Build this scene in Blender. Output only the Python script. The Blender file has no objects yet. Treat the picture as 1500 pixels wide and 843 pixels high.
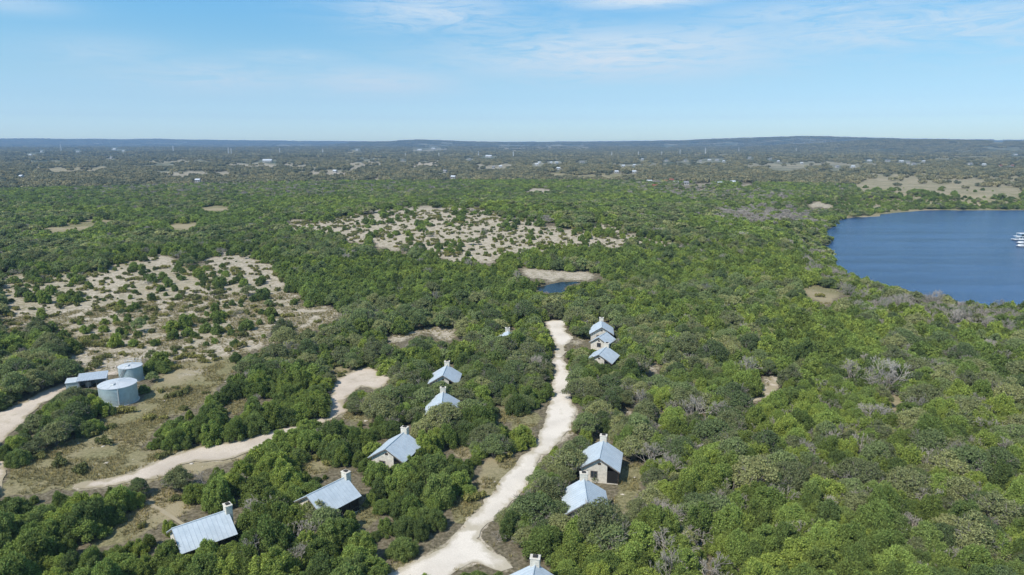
import bpy, bmesh, math, random
import numpy as np
from mathutils import Vector, Matrix
from mathutils.geometry import delaunay_2d_cdt

rng = np.random.default_rng(11)
random.seed(11)
D = bpy.data
scn = bpy.context.scene
COL = scn.collection
PI = math.pi

# ------------------------------------------------------------------ camera model
PW, PH, F = 1500.0, 843.0, 1010.0
PITCH = math.radians(12.0)
CZ = 60.0
CP, SP = math.cos(PITCH), math.sin(PITCH)
def project(x, y, z):
    dz = z - CZ
    d = y * CP - dz * SP
    d = np.where(d < 0.5, 0.5, d)
    up = y * SP + dz * CP
    return PW / 2 + F * x / d, PH / 2 - F * up / d, d
def unproject_z(u, v, z):
    a = (np.asarray(u, float) - PW / 2) / F
    b = -(np.asarray(v, float) - PH / 2) / F
    dy = CP + b * SP
    dz = -SP + b * CP
    t = (z - CZ) / dz
    return a * t, dy * t
def smooth(a, b, x):
    t = np.clip((x - a) / (b - a), 0, 1)
    return t * t * (3 - 2 * t)
def vnoise(x, y, s, seed=0):
    x = np.asarray(x, float) / s + seed * 17.3; y = np.asarray(y, float) / s + seed * 9.1
    xi = np.floor(x); yi = np.floor(y); fx = x - xi; fy = y - yi
    fx = fx * fx * (3 - 2 * fx); fy = fy * fy * (3 - 2 * fy)
    def h(a, b):
        n = np.sin(a * 127.1 + b * 311.7 + seed * 7.7) * 43758.5453
        return n - np.floor(n)
    return (h(xi, yi) * (1 - fx) + h(xi + 1, yi) * fx) * (1 - fy) + (h(xi, yi + 1) * (1 - fx) + h(xi + 1, yi + 1) * fx) * fy

def in_poly(px, py, poly):
    inside = np.zeros(np.shape(px), bool)
    n = len(poly)
    for i in range(n):
        x1, y1 = poly[i]; x2, y2 = poly[(i + 1) % n]
        if y1 == y2: continue
        c = ((y1 > py) != (y2 > py)) & (px < (x2 - x1) * (py - y1) / (y2 - y1) + x1)
        inside ^= c
    return inside
def dist_poly(px, py, poly):
    d = np.full(np.shape(px), 1e9)
    n = len(poly)
    for i in range(n):
        x1, y1 = poly[i]; x2, y2 = poly[(i + 1) % n]
        ex, ey = x2 - x1, y2 - y1
        t = np.clip(((px - x1) * ex + (py - y1) * ey) / (ex * ex + ey * ey + 1e-9), 0, 1)
        d = np.minimum(d, np.hypot(px - x1 - t * ex, py - y1 - t * ey))
    return d

# ------------------------------------------------------------------ terrain
LAKE_Z = -11.0
lake_px = [(1202,339),(1213,329),(1235,322),(1262,318),(1300,312.5),(1330,309.5),(1380,308.5),(1440,308),(1500,307.5),(1600,306),(2000,303),
           (2600,330),(2300,500),(1800,496),(1600,490),(1500,483),(1440,479),(1385,470),(1345,458),(1300,442),(1268,427),(1240,411),(1224,392),(1214,372),(1206,352)]
LAKE = list(zip(*unproject_z([p[0] for p in lake_px], [p[1] for p in lake_px], LAKE_Z)))
def ragged(poly, step, amp):
    out = []
    for i in range(len(poly)):
        a = np.array(poly[i]); b = np.array(poly[(i + 1) % len(poly)]); k = max(1, min(60, int(np.hypot(*(b - a)) / step)))
        for j in range(k):
            p = a + (b - a) * j / k
            out.append((p[0] + amp * (float(vnoise(p[0], p[1], step * 2.2, 51)) + .5 * float(vnoise(p[0], p[1], step, 52)) - .75) * 2, p[1] + amp * (float(vnoise(p[0], p[1], step * 2.2, 53)) + .5 * float(vnoise(p[0], p[1], step, 54)) - .75) * 2))
    return out
LAKE = ragged(LAKE, 14, 8)
pond_px = [(783,421),(792,417),(806,414),(822,411.5),(845,410.5),(852,412),(838,416),(830,421),(828,426),(812,427.5),(794,426.5),(785,424.5)]
POND = list(zip(*unproject_z([p[0] for p in pond_px], [p[1] for p in pond_px], 0.0)))
POND = ragged(POND, 3, 1.6)

def base_h(x, y):
    x = np.asarray(x, float); y = np.asarray(y, float)
    r = np.hypot(x, y)
    h = 10 * np.exp(-((x + 10) / 150) ** 2 - ((y - 520) / 120) ** 2) * smooth(300, 420, y)
    h = h + 3.0 * np.exp(-((x + 170) / 70) ** 2 - ((y - 330) / 60) ** 2)
    roll = np.sin(x / 310 + 1.3) * np.cos(y / 260 + .4) + .6 * np.sin(x / 170 + y / 210)
    h = h + smooth(650, 1500, r) * 5.0 * roll - smooth(600, 1100, r) * 3
    h = h + smooth(1800, 4000, r) * 8 * np.sin(x / 900 + .5) * np.sin(y / 780)
    u = PW / 2 + F * x / np.maximum(y, 1.0)
    def ridge(r0, w, prof, rough):
        us = [p[0] for p in prof]; vs = [p[1] for p in prof]
        v = np.interp(u, us, vs)
        top = CZ + (204.9 - v) * r0 / F
        k = np.clip((r - r0) / w, -1, 1)
        n = rough * (vnoise(x, y, r0 * .03, 3) - .5)
        return np.maximum(0, top + n) * (1 - k * k) ** 2
    h = h + ridge(13000, 4200, [(-600,203),(0,202.3),(150,202.6),(300,204.2),(450,205.4),(560,206.4),(700,206.7),(850,206.2),(1000,204.8),(1100,202.3),(1250,202.5),(1400,204.2),(1700,204.5)], 14)
    h = np.maximum(h, ridge(8200, 2000, [(-600,212),(480,212),(520,208),(545,206.8),(580,206.2),(602,204.6),(620,203.8),(645,204.6),(662,206),(700,207.2),(760,208),(900,207.6),(985,205.2),(1030,203.4),(1090,201.5),(1130,200.6),(1170,199.2),(1210,200.2),(1260,202),(1330,204),(1420,206),(1700,207)], 10))
    h = np.maximum(h, ridge(5600, 1500, [(-600,214),(1080,214),(1200,208),(1260,204.6),(1330,204.2),(1400,204.6),(1450,206),(1500,206.6),(1700,206)], 7))
    return h
PONDC = np.mean(np.array(POND), axis=0)
POND_Z = float(base_h(PONDC[0], PONDC[1])) - 0.6
def terrain(x, y):
    x = np.asarray(x, float); y = np.asarray(y, float)
    shp = x.shape
    x = np.atleast_1d(x).ravel(); y = np.atleast_1d(y).ravel()
    h = base_h(x, y)
    m = (x > 90) & (x < 2200) & (y > 120) & (y < 1300)
    if m.any():
        ins = in_poly(x[m], y[m], LAKE); d = dist_poly(x[m], y[m], LAKE)
        w = np.where(x[m] < 700, np.where(y[m] > 560, 90.0, 34.0), 60.0)
        k = np.where(ins, -smooth(0, 12, d), smooth(0, 1, d / w))
        hm = h[m]
        h[m] = np.where(ins, LAKE_Z + 4 * k, LAKE_Z + .25 + (hm - LAKE_Z - .25) * k)
    m = (np.abs(x - PONDC[0]) < 60) & (np.abs(y - PONDC[1]) < 60)
    if m.any():
        ins = in_poly(x[m], y[m], POND); d = dist_poly(x[m], y[m], POND)
        hm = h[m]
        h[m] = np.where(ins, POND_Z - .8 * smooth(0, 3, d), POND_Z + .03 + (hm - POND_Z - .03) * smooth(0, 7, d))
    return h.reshape(shp)
def at(u, v, up=0.0):
    """the point of the ground (or of a plane UP metres above it) seen at a point of the picture"""
    u = np.atleast_1d(np.asarray(u, float)); v = np.atleast_1d(np.asarray(v, float))
    z = np.zeros_like(u)
    for _ in range(14):
        x, y = unproject_z(u, v, np.minimum(z + up, CZ - 3))
        z = .5 * z + .5 * terrain(x, y)
    return x, y, terrain(x, y)

# ------------------------------------------------------------------ where the ground is open
RW, RH = 1500, 843
def blank(): return np.zeros((RH, RW), np.float32)
CLEAR, SPARSE, BARE, GRASS, GREY = blank(), blank(), blank(), blank(), blank()
def paint(layers, poly, rag=0.0):
    us = [p[0] for p in poly]; vs = [p[1] for p in poly]
    u0, u1 = max(0, int(min(us)) - 1), min(RW, int(max(us)) + 2)
    v0, v1 = max(0, int(min(vs)) - 1), min(RH, int(max(vs)) + 2)
    if u1 <= u0 or v1 <= v0: return
    gu, gv = np.meshgrid(np.arange(u0, u1) + .5, np.arange(v0, v1) + .5)
    if rag:
        q = min(rag, .32 * (max(vs) - min(vs)))
        ju = (vnoise(gu, gv * 2, 11, 61) + .6 * vnoise(gu, gv * 2, 4.5, 62) - .8) * 4 * q; jv = (vnoise(gu, gv * 2, 11, 63) + .6 * vnoise(gu, gv * 2, 4.5, 64) - .8) * 1.6 * q
        m = in_poly(gu + ju, gv + jv, poly)
    else: m = in_poly(gu, gv, poly)
    for L, val in layers:
        sub = L[v0:v1, u0:u1]
        sub[m] = np.maximum(sub[m], val)
def blur(a, k):
    for _ in range(2):
        for ax in (0, 1):
            c = np.cumsum(np.pad(a, [(k + 1, k) if i == ax else (0, 0) for i in (0, 1)], mode='edge'), axis=ax, dtype=np.float64)
            n = a.shape[ax]
            a = ((np.take(c, range(2 * k + 1, 2 * k + 1 + n), ax) - np.take(c, range(0, n), ax)) / (2 * k + 1)).astype(np.float32)
    return a

ROADS = {
 'gravel_road': [[(530,862),(580,836),(612,818),(650,798),(676,771),(699,748),(723,722),(743,699),(762,676),(783,652),(795,626),(803,600),(808,570),(811,545),(813,522),(815,506),(806,490),(797,473),
              (815,469),(832,468),(827,482),(836,498),(827,506),(825,522),(828,536),(837,549),(836,566),(834,585),(845,600),(838,622),(824,646),(806,660),(792,676),(780,696),(771,715),(756,733),(737,749),(719,768),(704,784),(716,800),(742,820),(756,834),(738,838),(700,828),(668,836),(640,862)]],
 'dirt_track': [[(100,712),(140,704),(190,694),(230,676),(262,663),(300,655),(357,643),(400,632),(440,622),(466,611),(478,592),(487,572),(492,556),(512,546),(536,537),(552,545),(574,550),(566,562),(556,574),(534,566),(520,572),(502,590),(508,604),(484,616),(468,623),(430,640),(380,656),(352,668),(330,676),(290,676),(262,682),(240,698),(200,706),(150,716),(110,719)],
                [(-30,612),(0,603),(36,590),(58,577),(78,568),(98,560),(120,552),(150,546),(180,541),(184,546),(150,553),(112,566),(86,578),(62,592),(44,606),(30,624),(6,642),(-6,668),(14,676),(4,704),(-10,734),(-40,740)],
                [(1093,586),(1110,580),(1122,571),(1129,560),(1128,547),(1143,549),(1142,566),(1130,579),(1112,588),(1098,591)]],
 'footpath': [[(212,737),(222,745),(245,757),(268,771),(274,769),(250,754),(228,741),(216,735)]],
}
for lst in ROADS.values():
    for p in lst: paint([(BARE, 1)], p)
paint([(CLEAR, 1)], ROADS['gravel_road'][0], 5)
for p in [ROADS['footpath'][0], ROADS['dirt_track'][1], ROADS['dirt_track'][2],
          [(100,712),(140,704),(190,694),(230,676),(262,663),(300,655),(357,643),(354,660),(330,674),(290,676),(262,682),(240,698),(200,706),(150,716),(110,719)],
          [(466,612),(478,592),(487,572),(492,556),(512,546),(536,537),(552,545),(574,550),(566,562),(556,574),(534,566),(520,572),(502,590),(508,604),(484,616),(468,621)], [(356,643),(390,634),(394,641),(354,660)]]:
    paint([(CLEAR, 1)], p)
open_ground = [  # polygon, bare, grass
 ([(758,391),(782,393),(812,397),(860,397),(884,406),(862,411),(822,409),(800,414),(778,406)], .95, 0),
 ([(565,496),(586,492),(606,483),(640,480),(668,479),(668,499),(645,499),(628,490),(610,492),(590,503),(566,503)], .9, .1),
 ([(1120,545),(1144,551),(1138,570),(1122,582),(1095,589),(1112,573),(1116,556)], .8, .2),
 ([(914,598),(934,604),(934,610),(914,606)], .9, 0), ([(956,607),(974,609),(972,615),(956,614)], .9, 0), ([(994,607),(1012,604),(1028,600),(1026,606),(1010,612),(996,615)], .9, 0),
 ([(1165,424),(1196,419),(1222,423),(1246,430),(1222,440),(1210,448),(1192,437)], .35, .65),
 ([(1300,575),(1312,574),(1322,600),(1306,602)], .1, .9),
 ([(908,684),(936,680),(940,695),(928,724),(916,758),(896,750),(905,722)], .2, .8),
 ([(716,668),(750,664),(764,684),(744,706),(728,728),(706,726),(700,706)], .25, .75),
 ([(726,600),(742,598),(748,612),(730,622)], .1, .9), ([(756,606),(784,604),(790,620),(764,640),(748,640)], .1, .8),
 ([(660,735),(700,728),(710,742),(690,766),(664,764)], .15, .85),
 ([(664,652),(676,648),(690,668),(672,672)], .1, .9),
 ([(834,592),(853,600),(846,622),(832,648),(818,650),(832,622)], .7, .3),
 ([(830,497),(850,495),(862,500),(872,502),(872,507),(850,506),(834,506)], .7, .3),
 ([(150,612),(200,600),(222,570),(240,548),(282,532),(344,522),(340,548),(310,570),(300,590),(240,612),(210,650),(180,662),(176,640)], .15, .85),
 ([(250,548),(310,538),(312,546),(262,556)], .8, .1),
 ([(0,724),(14,690),(60,668),(120,640),(160,632),(190,660),(240,664),(360,640),(362,668),(330,680),(250,700),(180,712),(90,716),(40,722)], .2, .8),
 ([(80,674),(130,668),(200,672),(230,682),(150,690),(80,684)], .42, .5),
 ([(240,716),(290,738),(270,752),(240,765),(190,790),(130,806),(150,776),(200,752)], .1, .9),
 ([(330,588),(352,580),(362,600),(340,608)], .4, .6),
 ([(438,672),(466,668),(492,680),(470,694),(440,692)], .1, .9),
 ([(520,740),(548,742),(560,756),(536,776),(520,764)], .25, .7),
 ([(556,838),(600,812),(612,826),(580,846)], .3, .6),
 ([(488,548),(500,536),(520,544),(500,556)], .1, .9), ([(500,606),(530,598),(548,610),(520,624)], .3, .6),
 ([(944,532),(966,530),(972,548),(958,550)], .7, .1),
 ([(780,276),(814,278),(808,284),(768,284)], .9, 0),
 ([(770,257),(830,254),(920,256),(930,263),(900,266),(820,263)], .25, .75), ([(975,278),(1050,276),(1050,281),(976,282)], .45, .5),
 ([(990,270),(1046,269),(1040,275),(992,276)], .7, .1), ([(1080,271),(1105,266),(1106,274),(1084,276)], .7, .1),
 ([(56,334),(100,328),(148,320),(170,318),(120,330),(100,338)], .1, .9), ([(254,328),(290,324),(292,330),(258,334)], .1, .9), ([(290,304),(334,300),(332,308),(310,308)], .1, .9),
 ([(1130,252),(1235,248),(1234,252),(1132,254)], .4, .4),
 ([(1180,300),(1210,297),(1224,300),(1212,305),(1190,306)], .8, 0),
 ([(505,218),(530,220),(528,227),(508,226)], .4, .5),
 ([(990,226),(1070,225),(1076,230),(996,230)], .35, .5),
 ([(1368,230),(1462,229),(1464,233),(1370,233)], .35, .5),
]
for p, b, g in open_ground:
    farp = max(q[1] for q in p) < 299
    paint([(SPARSE, .88) if farp else (CLEAR, 1), (BARE, b * (.8 if farp else 1)), (GRASS, g)], p, 9 if farp else 4)
paint([(CLEAR, 1)], pond_px)
for p in [[(230,520),(330,511),(342,520),(250,532)], [(342,508),(402,497),(402,509),(345,517)], [(130,535),(200,520),(215,528),(160,545)], [(102,532),(116,512),(150,510),(132,541)], [(296,377),(322,380),(318,389),(300,386)], [(332,386),(348,392),(346,407),(330,400)], [(384,401),(416,404),(412,420),(388,416)], [(408,429),(440,430),(438,437),(412,436)], [(430,454),(470,446),(497,452),(490,468),(462,476),(440,490),(424,488),(446,468)],
          [(220,375),(250,377),(256,390),(226,386)], [(120,405),(180,398),(200,410),(150,420)], [(60,452),(120,446),(180,454),(150,468),(70,466)], [(0,462),(40,458),(44,476),(0,480)], [(200,448),(260,440),(290,452),(240,466)], [(120,425),(180,424),(190,434),(130,436)], [(260,430),(330,424),(340,436),(280,442)],
          [(428,321),(452,321),(450,331),(430,330)], [(500,338),(532,342),(530,360),(505,352)], [(545,346),(585,352),(588,369),(552,362)], [(644,371),(682,372),(680,380),(650,379)], [(698,377),(726,378),(726,388),(702,386)], [(560,330),(600,326),(606,334),(566,338)], [(612,306),(640,304),(640,314),(616,315)],
          [(650,338),(700,336),(702,346),(656,348)], [(720,336),(770,338),(768,348),(724,346)], [(600,345),(640,348),(636,356),(604,354)], [(790,344),(840,346),(836,354),(794,352)], [(880,346),(915,352),(910,362),(882,358)], [(690,314),(740,318),(736,326),(692,323)], [(470,322),(520,319),(522,327),(474,330)], [(700,354),(760,356),(756,365),(704,363)]]:
    paint([(CLEAR, 1), (BARE, .95)], p, 4)
for p, s, b, g in [
 ([(0,402),(60,398),(96,396),(150,402),(200,372),(240,374),(262,392),(330,380),(352,364),(420,396),(428,440),(470,448),(497,458),(470,480),(440,494),(380,506),(336,514),(290,524),(252,534),(226,516),(150,510),(100,548),(100,520),(50,492),(0,498),(-30,498),(-30,400)], .70, .60, .55),
 ([(300,372),(326,368),(360,380),(420,402),(416,416),(372,414),(330,398)], .85, .9, .1), ([(236,372),(252,376),(262,392),(246,388)], .8, .7, .2),
 ([(412,452),(440,446),(480,446),(498,458),(476,474),(446,490),(420,496),(404,480)], .88, .9, .1),
 ([(100,545),(106,520),(180,512),(260,510),(330,508),(380,498),(380,510),(340,522),(280,530),(240,540),(212,528),(160,536)], .80, .75, .3),
 ([(420,326),(480,318),(560,308),(610,300),(690,300),(760,318),(830,338),(895,326),(925,340),(1010,362),(1012,374),(930,362),(890,366),(820,372),(766,372),(700,384),(650,382),(600,370),(560,360),(500,354),(440,344),(412,340)], .68, .8, .3),
 ([(560,372),(640,372),(690,380),(726,378),(726,388),(700,388),(640,380)], .6, .9, .1),
 ([(1220,268),(1290,255),(1340,252),(1400,262),(1500,270),(1560,270),(1560,294),(1500,290),(1430,292),(1380,286),(1290,282),(1240,274)], .86, .5, .55),
 ([(1190,300),(1330,288),(1500,294),(1500,306),(1330,305),(1230,316)], .45, .5, .5),
 ([(40,246),(110,244),(160,246),(160,254),(60,256)], .93, .5, .5), ([(200,250),(330,250),(380,258),(240,262)], .88, .6, .2), ([(330,238),(450,240),(480,247),(400,250),(330,246)], .9, .6, .3), ([(430,250),(520,248),(540,258),(450,262)], .86, .6, .3), ([(680,240),(770,238),(780,246),(700,250)], .85, .55, .3), ([(830,240),(960,238),(1060,240),(1040,246),(900,247)], .82, .5, .3), ([(1080,240),(1200,236),(1300,240),(1280,247),(1100,247)], .82, .5, .3), ([(0,236),(80,234),(120,240),(40,243)], .85, .5, .3), ([(180,236),(300,233),(320,238),(220,242)], .85, .5, .4), ([(280,214),(460,212),(480,216),(300,219)], .8, .5, .4), ([(700,215),(860,213),(880,219),(720,221)], .8, .5, .4), ([(1380,262),(1500,256),(1500,266),(1400,268)], .85, .5, .5),
 ([(0,320),(180,310),(330,300),(340,340),(200,350),(60,356),(0,350)], .25, .2, .6),
 ([(590,238),(640,236),(650,244),(600,252)], .92, .7, .2), ([(500,238),(550,236),(560,248),(510,250)], .9, .6, .2),
 ([(530,262),(560,260),(562,266),(534,268)], .85, .6, .3),
 ([(600,217),(660,216),(662,224),(604,223)], .85, .5, .2),
]: paint([(SPARSE, s), (BARE, b), (GRASS, g)], p, 9)
for p, g in [([(1036,308),(1110,302),(1186,306),(1192,322),(1160,330),(1060,326)], .72), ([(1230,430),(1330,424),(1500,458),(1500,500),(1380,486),(1260,470)], .5),
             ([(1150,360),(1280,390),(1330,430),(1200,420)], .3), ([(900,560),(1500,520),(1500,843),(960,843)], .10), ([(880,270),(990,262),(1180,290),(1150,300),(960,290)], .4),
             ([(0,270),(420,262),(700,276),(600,290),(200,290)], .3), ([(1080,640),(1160,630),(1180,700),(1100,700)], .16), ([(1180,560),(1320,570),(1340,640),(1200,640)], .16)]:
    paint([(GREY, g)], p, 9)

# ------------------------------------------------------------------ small helpers for objects
def link(o, parent=None):
    COL.objects.link(o)
    if parent is not None: o.parent = parent
    return o
def tag(o, label=None, cat=None, group=None, kind=None):
    if label: o['label'] = label
    if cat: o['category'] = cat
    if group: o['group'] = group
    if kind: o['kind'] = kind
    return o
def empty(name, loc, rz=0.0):
    o = D.objects.new(name, None); o.empty_display_size = .5
    o.location = loc; o.rotation_euler = (0, 0, rz)
    return link(o)
def mesh_np(name, V, Fc, mats, mi=None, shade=None, smoothed=False):
    me = D.meshes.new(name)
    me.from_pydata([tuple(v) for v in V] if not isinstance(V, list) else V, [], Fc)
    for m in mats: me.materials.append(m)
    if mi is not None: me.polygons.foreach_set('material_index', np.asarray(mi, np.int32))
    if shade is not None:
        a = me.attributes.new('shade', 'FLOAT', 'FACE'); a.data.foreach_set('value', np.asarray(shade, np.float32))
    if smoothed: me.polygons.foreach_set('use_smooth', np.ones(len(me.polygons), bool))
    me.update()
    return me
class MB:
    """collects boxes, prisms, tubes; build() links them as one mesh object"""
    def __init__(s): s.v, s.f = [], []
    def add(s, v, f):
        n = len(s.v); s.v += [tuple(p) for p in v]; s.f += [tuple(i + n for i in q) for q in f]; return s
    def box(s, x0, x1, y0, y1, z0, z1, M=None):
        v = [Vector((x, y, z)) for z in (z0, z1) for y in (y0, y1) for x in (x0, x1)]
        if M is not None: v = [M @ p for p in v]
        return s.add(v, [(0,2,3,1),(4,5,7,6),(0,1,5,4),(2,6,7,3),(0,4,6,2),(1,3,7,5)])
    def quad_slab(s, pts, t):
        p = [Vector(q) for q in pts]
        n = (p[1] - p[0]).cross(p[3] - p[0]).normalized() * t
        return s.add(p + [q - n for q in p], [(0,1,2,3),(7,6,5,4),(0,4,5,1),(1,5,6,2),(2,6,7,3),(3,7,4,0)])
    def tube(s, a, b, ra, rb=None, n=6):
        a, b = Vector(a), Vector(b); rb = ra if rb is None else rb
        d = (b - a).normalized(); t = d.orthogonal().normalized(); w = d.cross(t)
        v = []
        for c, r in ((a, ra), (b, rb)):
            for k in range(n):
                q = 2 * PI * k / n; v.append(c + (t * math.cos(q) + w * math.sin(q)) * r)
        return s.add(v, [(k, (k + 1) % n, n + (k + 1) % n, n + k) for k in range(n)] + [tuple(range(n - 1, -1, -1)), tuple(range(n, 2 * n))])
    def lathe(s, prof, n=40, cap=True):
        v = []
        for r, z in prof:
            for k in range(n):
                q = 2 * PI * k / n; v.append((r * math.cos(q), r * math.sin(q), z))
        f = []
        for i in range(len(prof) - 1):
            for k in range(n):
                f.append((i*n + k, i*n + (k+1) % n, (i+1)*n + (k+1) % n, (i+1)*n + k))
        if cap: f += [tuple(range(n - 1, -1, -1)), tuple((len(prof) - 1) * n + k for k in range(n))]
        return s.add(v, f)
    def build(s, name, mat, parent=None, bevel=0, smoothed=False):
        me = D.meshes.new(name); me.from_pydata(s.v, [], s.f); me.materials.append(mat)
        if smoothed:
            me.polygons.foreach_set('use_smooth', np.ones(len(me.polygons), bool))
        me.update()
        o = link(D.objects.new(name, me), parent)
        if bevel:
            b = o.modifiers.new('bevel', 'BEVEL'); b.width = bevel; b.segments = 1; b.limit_method = 'ANGLE'
        return o

# ------------------------------------------------------------------ materials
class NT:
    def __init__(s, name):
        s.m = D.materials.new(name); s.m.use_nodes = True; s.t = s.m.node_tree; s.t.nodes.clear()
        s.out = s.n('ShaderNodeOutputMaterial')
    def n(s, typ, **kw):
        nd = s.t.nodes.new(typ)
        for k, v in kw.items():
            if k.startswith('i_'):
                nd.inputs[k[2:].replace('_', ' ')].default_value = v
            else: setattr(nd, k, v)
        return nd
    def l(s, a, b): s.t.links.new(a, b)
    def noise(s, scale, detail=3, rough=.55, vec=None, dim='3D'):
        nd = s.n('ShaderNodeTexNoise', noise_dimensions=dim); nd.inputs['Scale'].default_value = scale; nd.inputs['Detail'].default_value = detail; nd.inputs['Roughness'].default_value = rough
        s.l(vec if vec is not None else s.pos(), nd.inputs['Vector']); return nd.outputs['Fac']
    def pos(s):
        if not hasattr(s, '_p'): s._p = s.n('ShaderNodeNewGeometry').outputs['Position']
        return s._p
    def math(s, op, a, b=None, clamp=False):
        nd = s.n('ShaderNodeMath', operation=op, use_clamp=clamp)
        for i, q in enumerate((a, b)):
            if q is None: continue
            if isinstance(q, (int, float)): nd.inputs[i].default_value = q
            else: s.l(q, nd.inputs[i])
        return nd.outputs[0]
    def ramp(s, fac, a, b, lo=0.0, hi=1.0):
        nd = s.n('ShaderNodeMapRange', interpolation_type='SMOOTHSTEP'); s.l(fac, nd.inputs['Value'])
        for k, v in (('From Min', a), ('From Max', b), ('To Min', lo), ('To Max', hi)): nd.inputs[k].default_value = v
        return nd.outputs['Result']
    def mix(s, fac, a, b, mode='MIX'):
        nd = s.n('ShaderNodeMix', data_type='RGBA', blend_type=mode)
        for sock, q in ((nd.inputs[0], fac), (nd.inputs[6], a), (nd.inputs[7], b)):
            if isinstance(q, (int, float)): sock.default_value = q
            elif isinstance(q, tuple): sock.default_value = (*q, 1) if len(q) == 3 else q
            else: s.l(q, sock)
        return nd.outputs[2]
    def princ(s, col, rough=.8, metal=0.0, spec=.3, bump=None, bstr=.3, bdist=.05):
        p = s.n('ShaderNodeBsdfPrincipled')
        if isinstance(col, tuple): p.inputs['Base Color'].default_value = (*col, 1)
        else: s.l(col, p.inputs['Base Color'])
        if isinstance(rough, (int, float)): p.inputs['Roughness'].default_value = rough
        else: s.l(rough, p.inputs['Roughness'])
        p.inputs['Metallic'].default_value = metal; p.inputs['Specular IOR Level'].default_value = spec
        if bump is not None:
            b = s.n('ShaderNodeBump'); b.inputs['Strength'].default_value = bstr; b.inputs['Distance'].default_value = bdist
            s.l(bump, b.inputs['Height']); s.l(b.outputs[0], p.inputs['Normal'])
        s.l(p.outputs[0], s.out.inputs['Surface']); return s.m

def simple(name, col, rough=.8, metal=0, spec=.3, var=.25, scale=1.5, bstr=.0):
    t = NT(name)
    n = t.noise(scale, 5, .65)
    n2 = t.noise(scale * 9, 3)
    f = t.math('ADD', t.math('MULTIPLY', n, .7), t.math('MULTIPLY', n2, .3))
    lo = tuple(c * (1 - var) for c in col); hi = tuple(min(.9, c * (1 + var)) for c in col)
    c = t.mix(t.ramp(f, .3, .7), lo, hi)
    return t.princ(c, rough, metal, spec, n2 if bstr else None, bstr)

def leaf_mat(name, dark, light, warm, trans=.38):
    t = NT(name)
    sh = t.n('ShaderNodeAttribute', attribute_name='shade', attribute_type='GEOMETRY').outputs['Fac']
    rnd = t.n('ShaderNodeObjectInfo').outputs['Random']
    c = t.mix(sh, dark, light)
    big = t.noise(.02, 3, .6)
    c = t.mix(t.ramp(t.math('ADD', t.math('MULTIPLY', rnd, .6), t.math('MULTIPLY', big, .7)), .35, .95), c, warm, 'MULTIPLY')
    br = t.ramp(rnd, 0, 1, .72, 1.28)
    c = t.mix(1.0, c, t.n_rgb(br), 'MULTIPLY')
    d = t.n('ShaderNodeBsdfDiffuse'); t.l(c, d.inputs['Color'])
    tr = t.n('ShaderNodeBsdfTranslucent'); t.l(c, tr.inputs['Color'])
    mx = t.n('ShaderNodeMixShader'); mx.inputs[0].default_value = trans
    t.l(d.outputs[0], mx.inputs[1]); t.l(tr.outputs[0], mx.inputs[2]); t.l(mx.outputs[0], t.out.inputs['Surface'])
    return t.m
def _nrgb(s, v):
    c = s.n('ShaderNodeCombineColor')
    for i in range(3): s.l(v, c.inputs[i])
    return c.outputs[0]
NT.n_rgb = _nrgb

M = {}
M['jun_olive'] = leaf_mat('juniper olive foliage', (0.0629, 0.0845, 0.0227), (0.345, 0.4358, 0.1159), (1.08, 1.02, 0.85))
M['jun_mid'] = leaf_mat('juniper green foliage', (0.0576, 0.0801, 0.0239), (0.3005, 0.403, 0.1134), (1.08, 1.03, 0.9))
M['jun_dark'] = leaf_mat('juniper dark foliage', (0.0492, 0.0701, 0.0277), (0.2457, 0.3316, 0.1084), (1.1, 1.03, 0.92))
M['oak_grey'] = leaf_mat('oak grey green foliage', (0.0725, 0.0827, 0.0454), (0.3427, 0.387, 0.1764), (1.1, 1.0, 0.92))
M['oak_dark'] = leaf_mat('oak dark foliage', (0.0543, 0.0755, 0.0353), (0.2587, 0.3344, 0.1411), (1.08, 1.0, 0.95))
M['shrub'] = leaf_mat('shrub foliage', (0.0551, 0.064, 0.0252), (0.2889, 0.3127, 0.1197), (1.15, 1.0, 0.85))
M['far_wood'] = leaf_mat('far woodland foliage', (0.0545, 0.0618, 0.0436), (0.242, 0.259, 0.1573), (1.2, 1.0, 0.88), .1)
M['dry_grass'] = leaf_mat('dry grass blades', (.12, .105, .045), (.36, .33, .17), (1.1, 1.0, .85), .3)
M['bark'] = simple('bark', (.22, .195, .17), .95, 0, .1, .4, 6)
M['bare_wood'] = simple('bare grey twigs', (.34, .305, .265), .95, 0, .1, .3, 3)
M['pale_wood'] = simple('bleached dead wood', (.46, .42, .38), .9, 0, .1, .2, 3)
M['rock'] = simple('limestone rock', (.50, .45, .38), .95, 0, .1, .3, 2)

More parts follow.
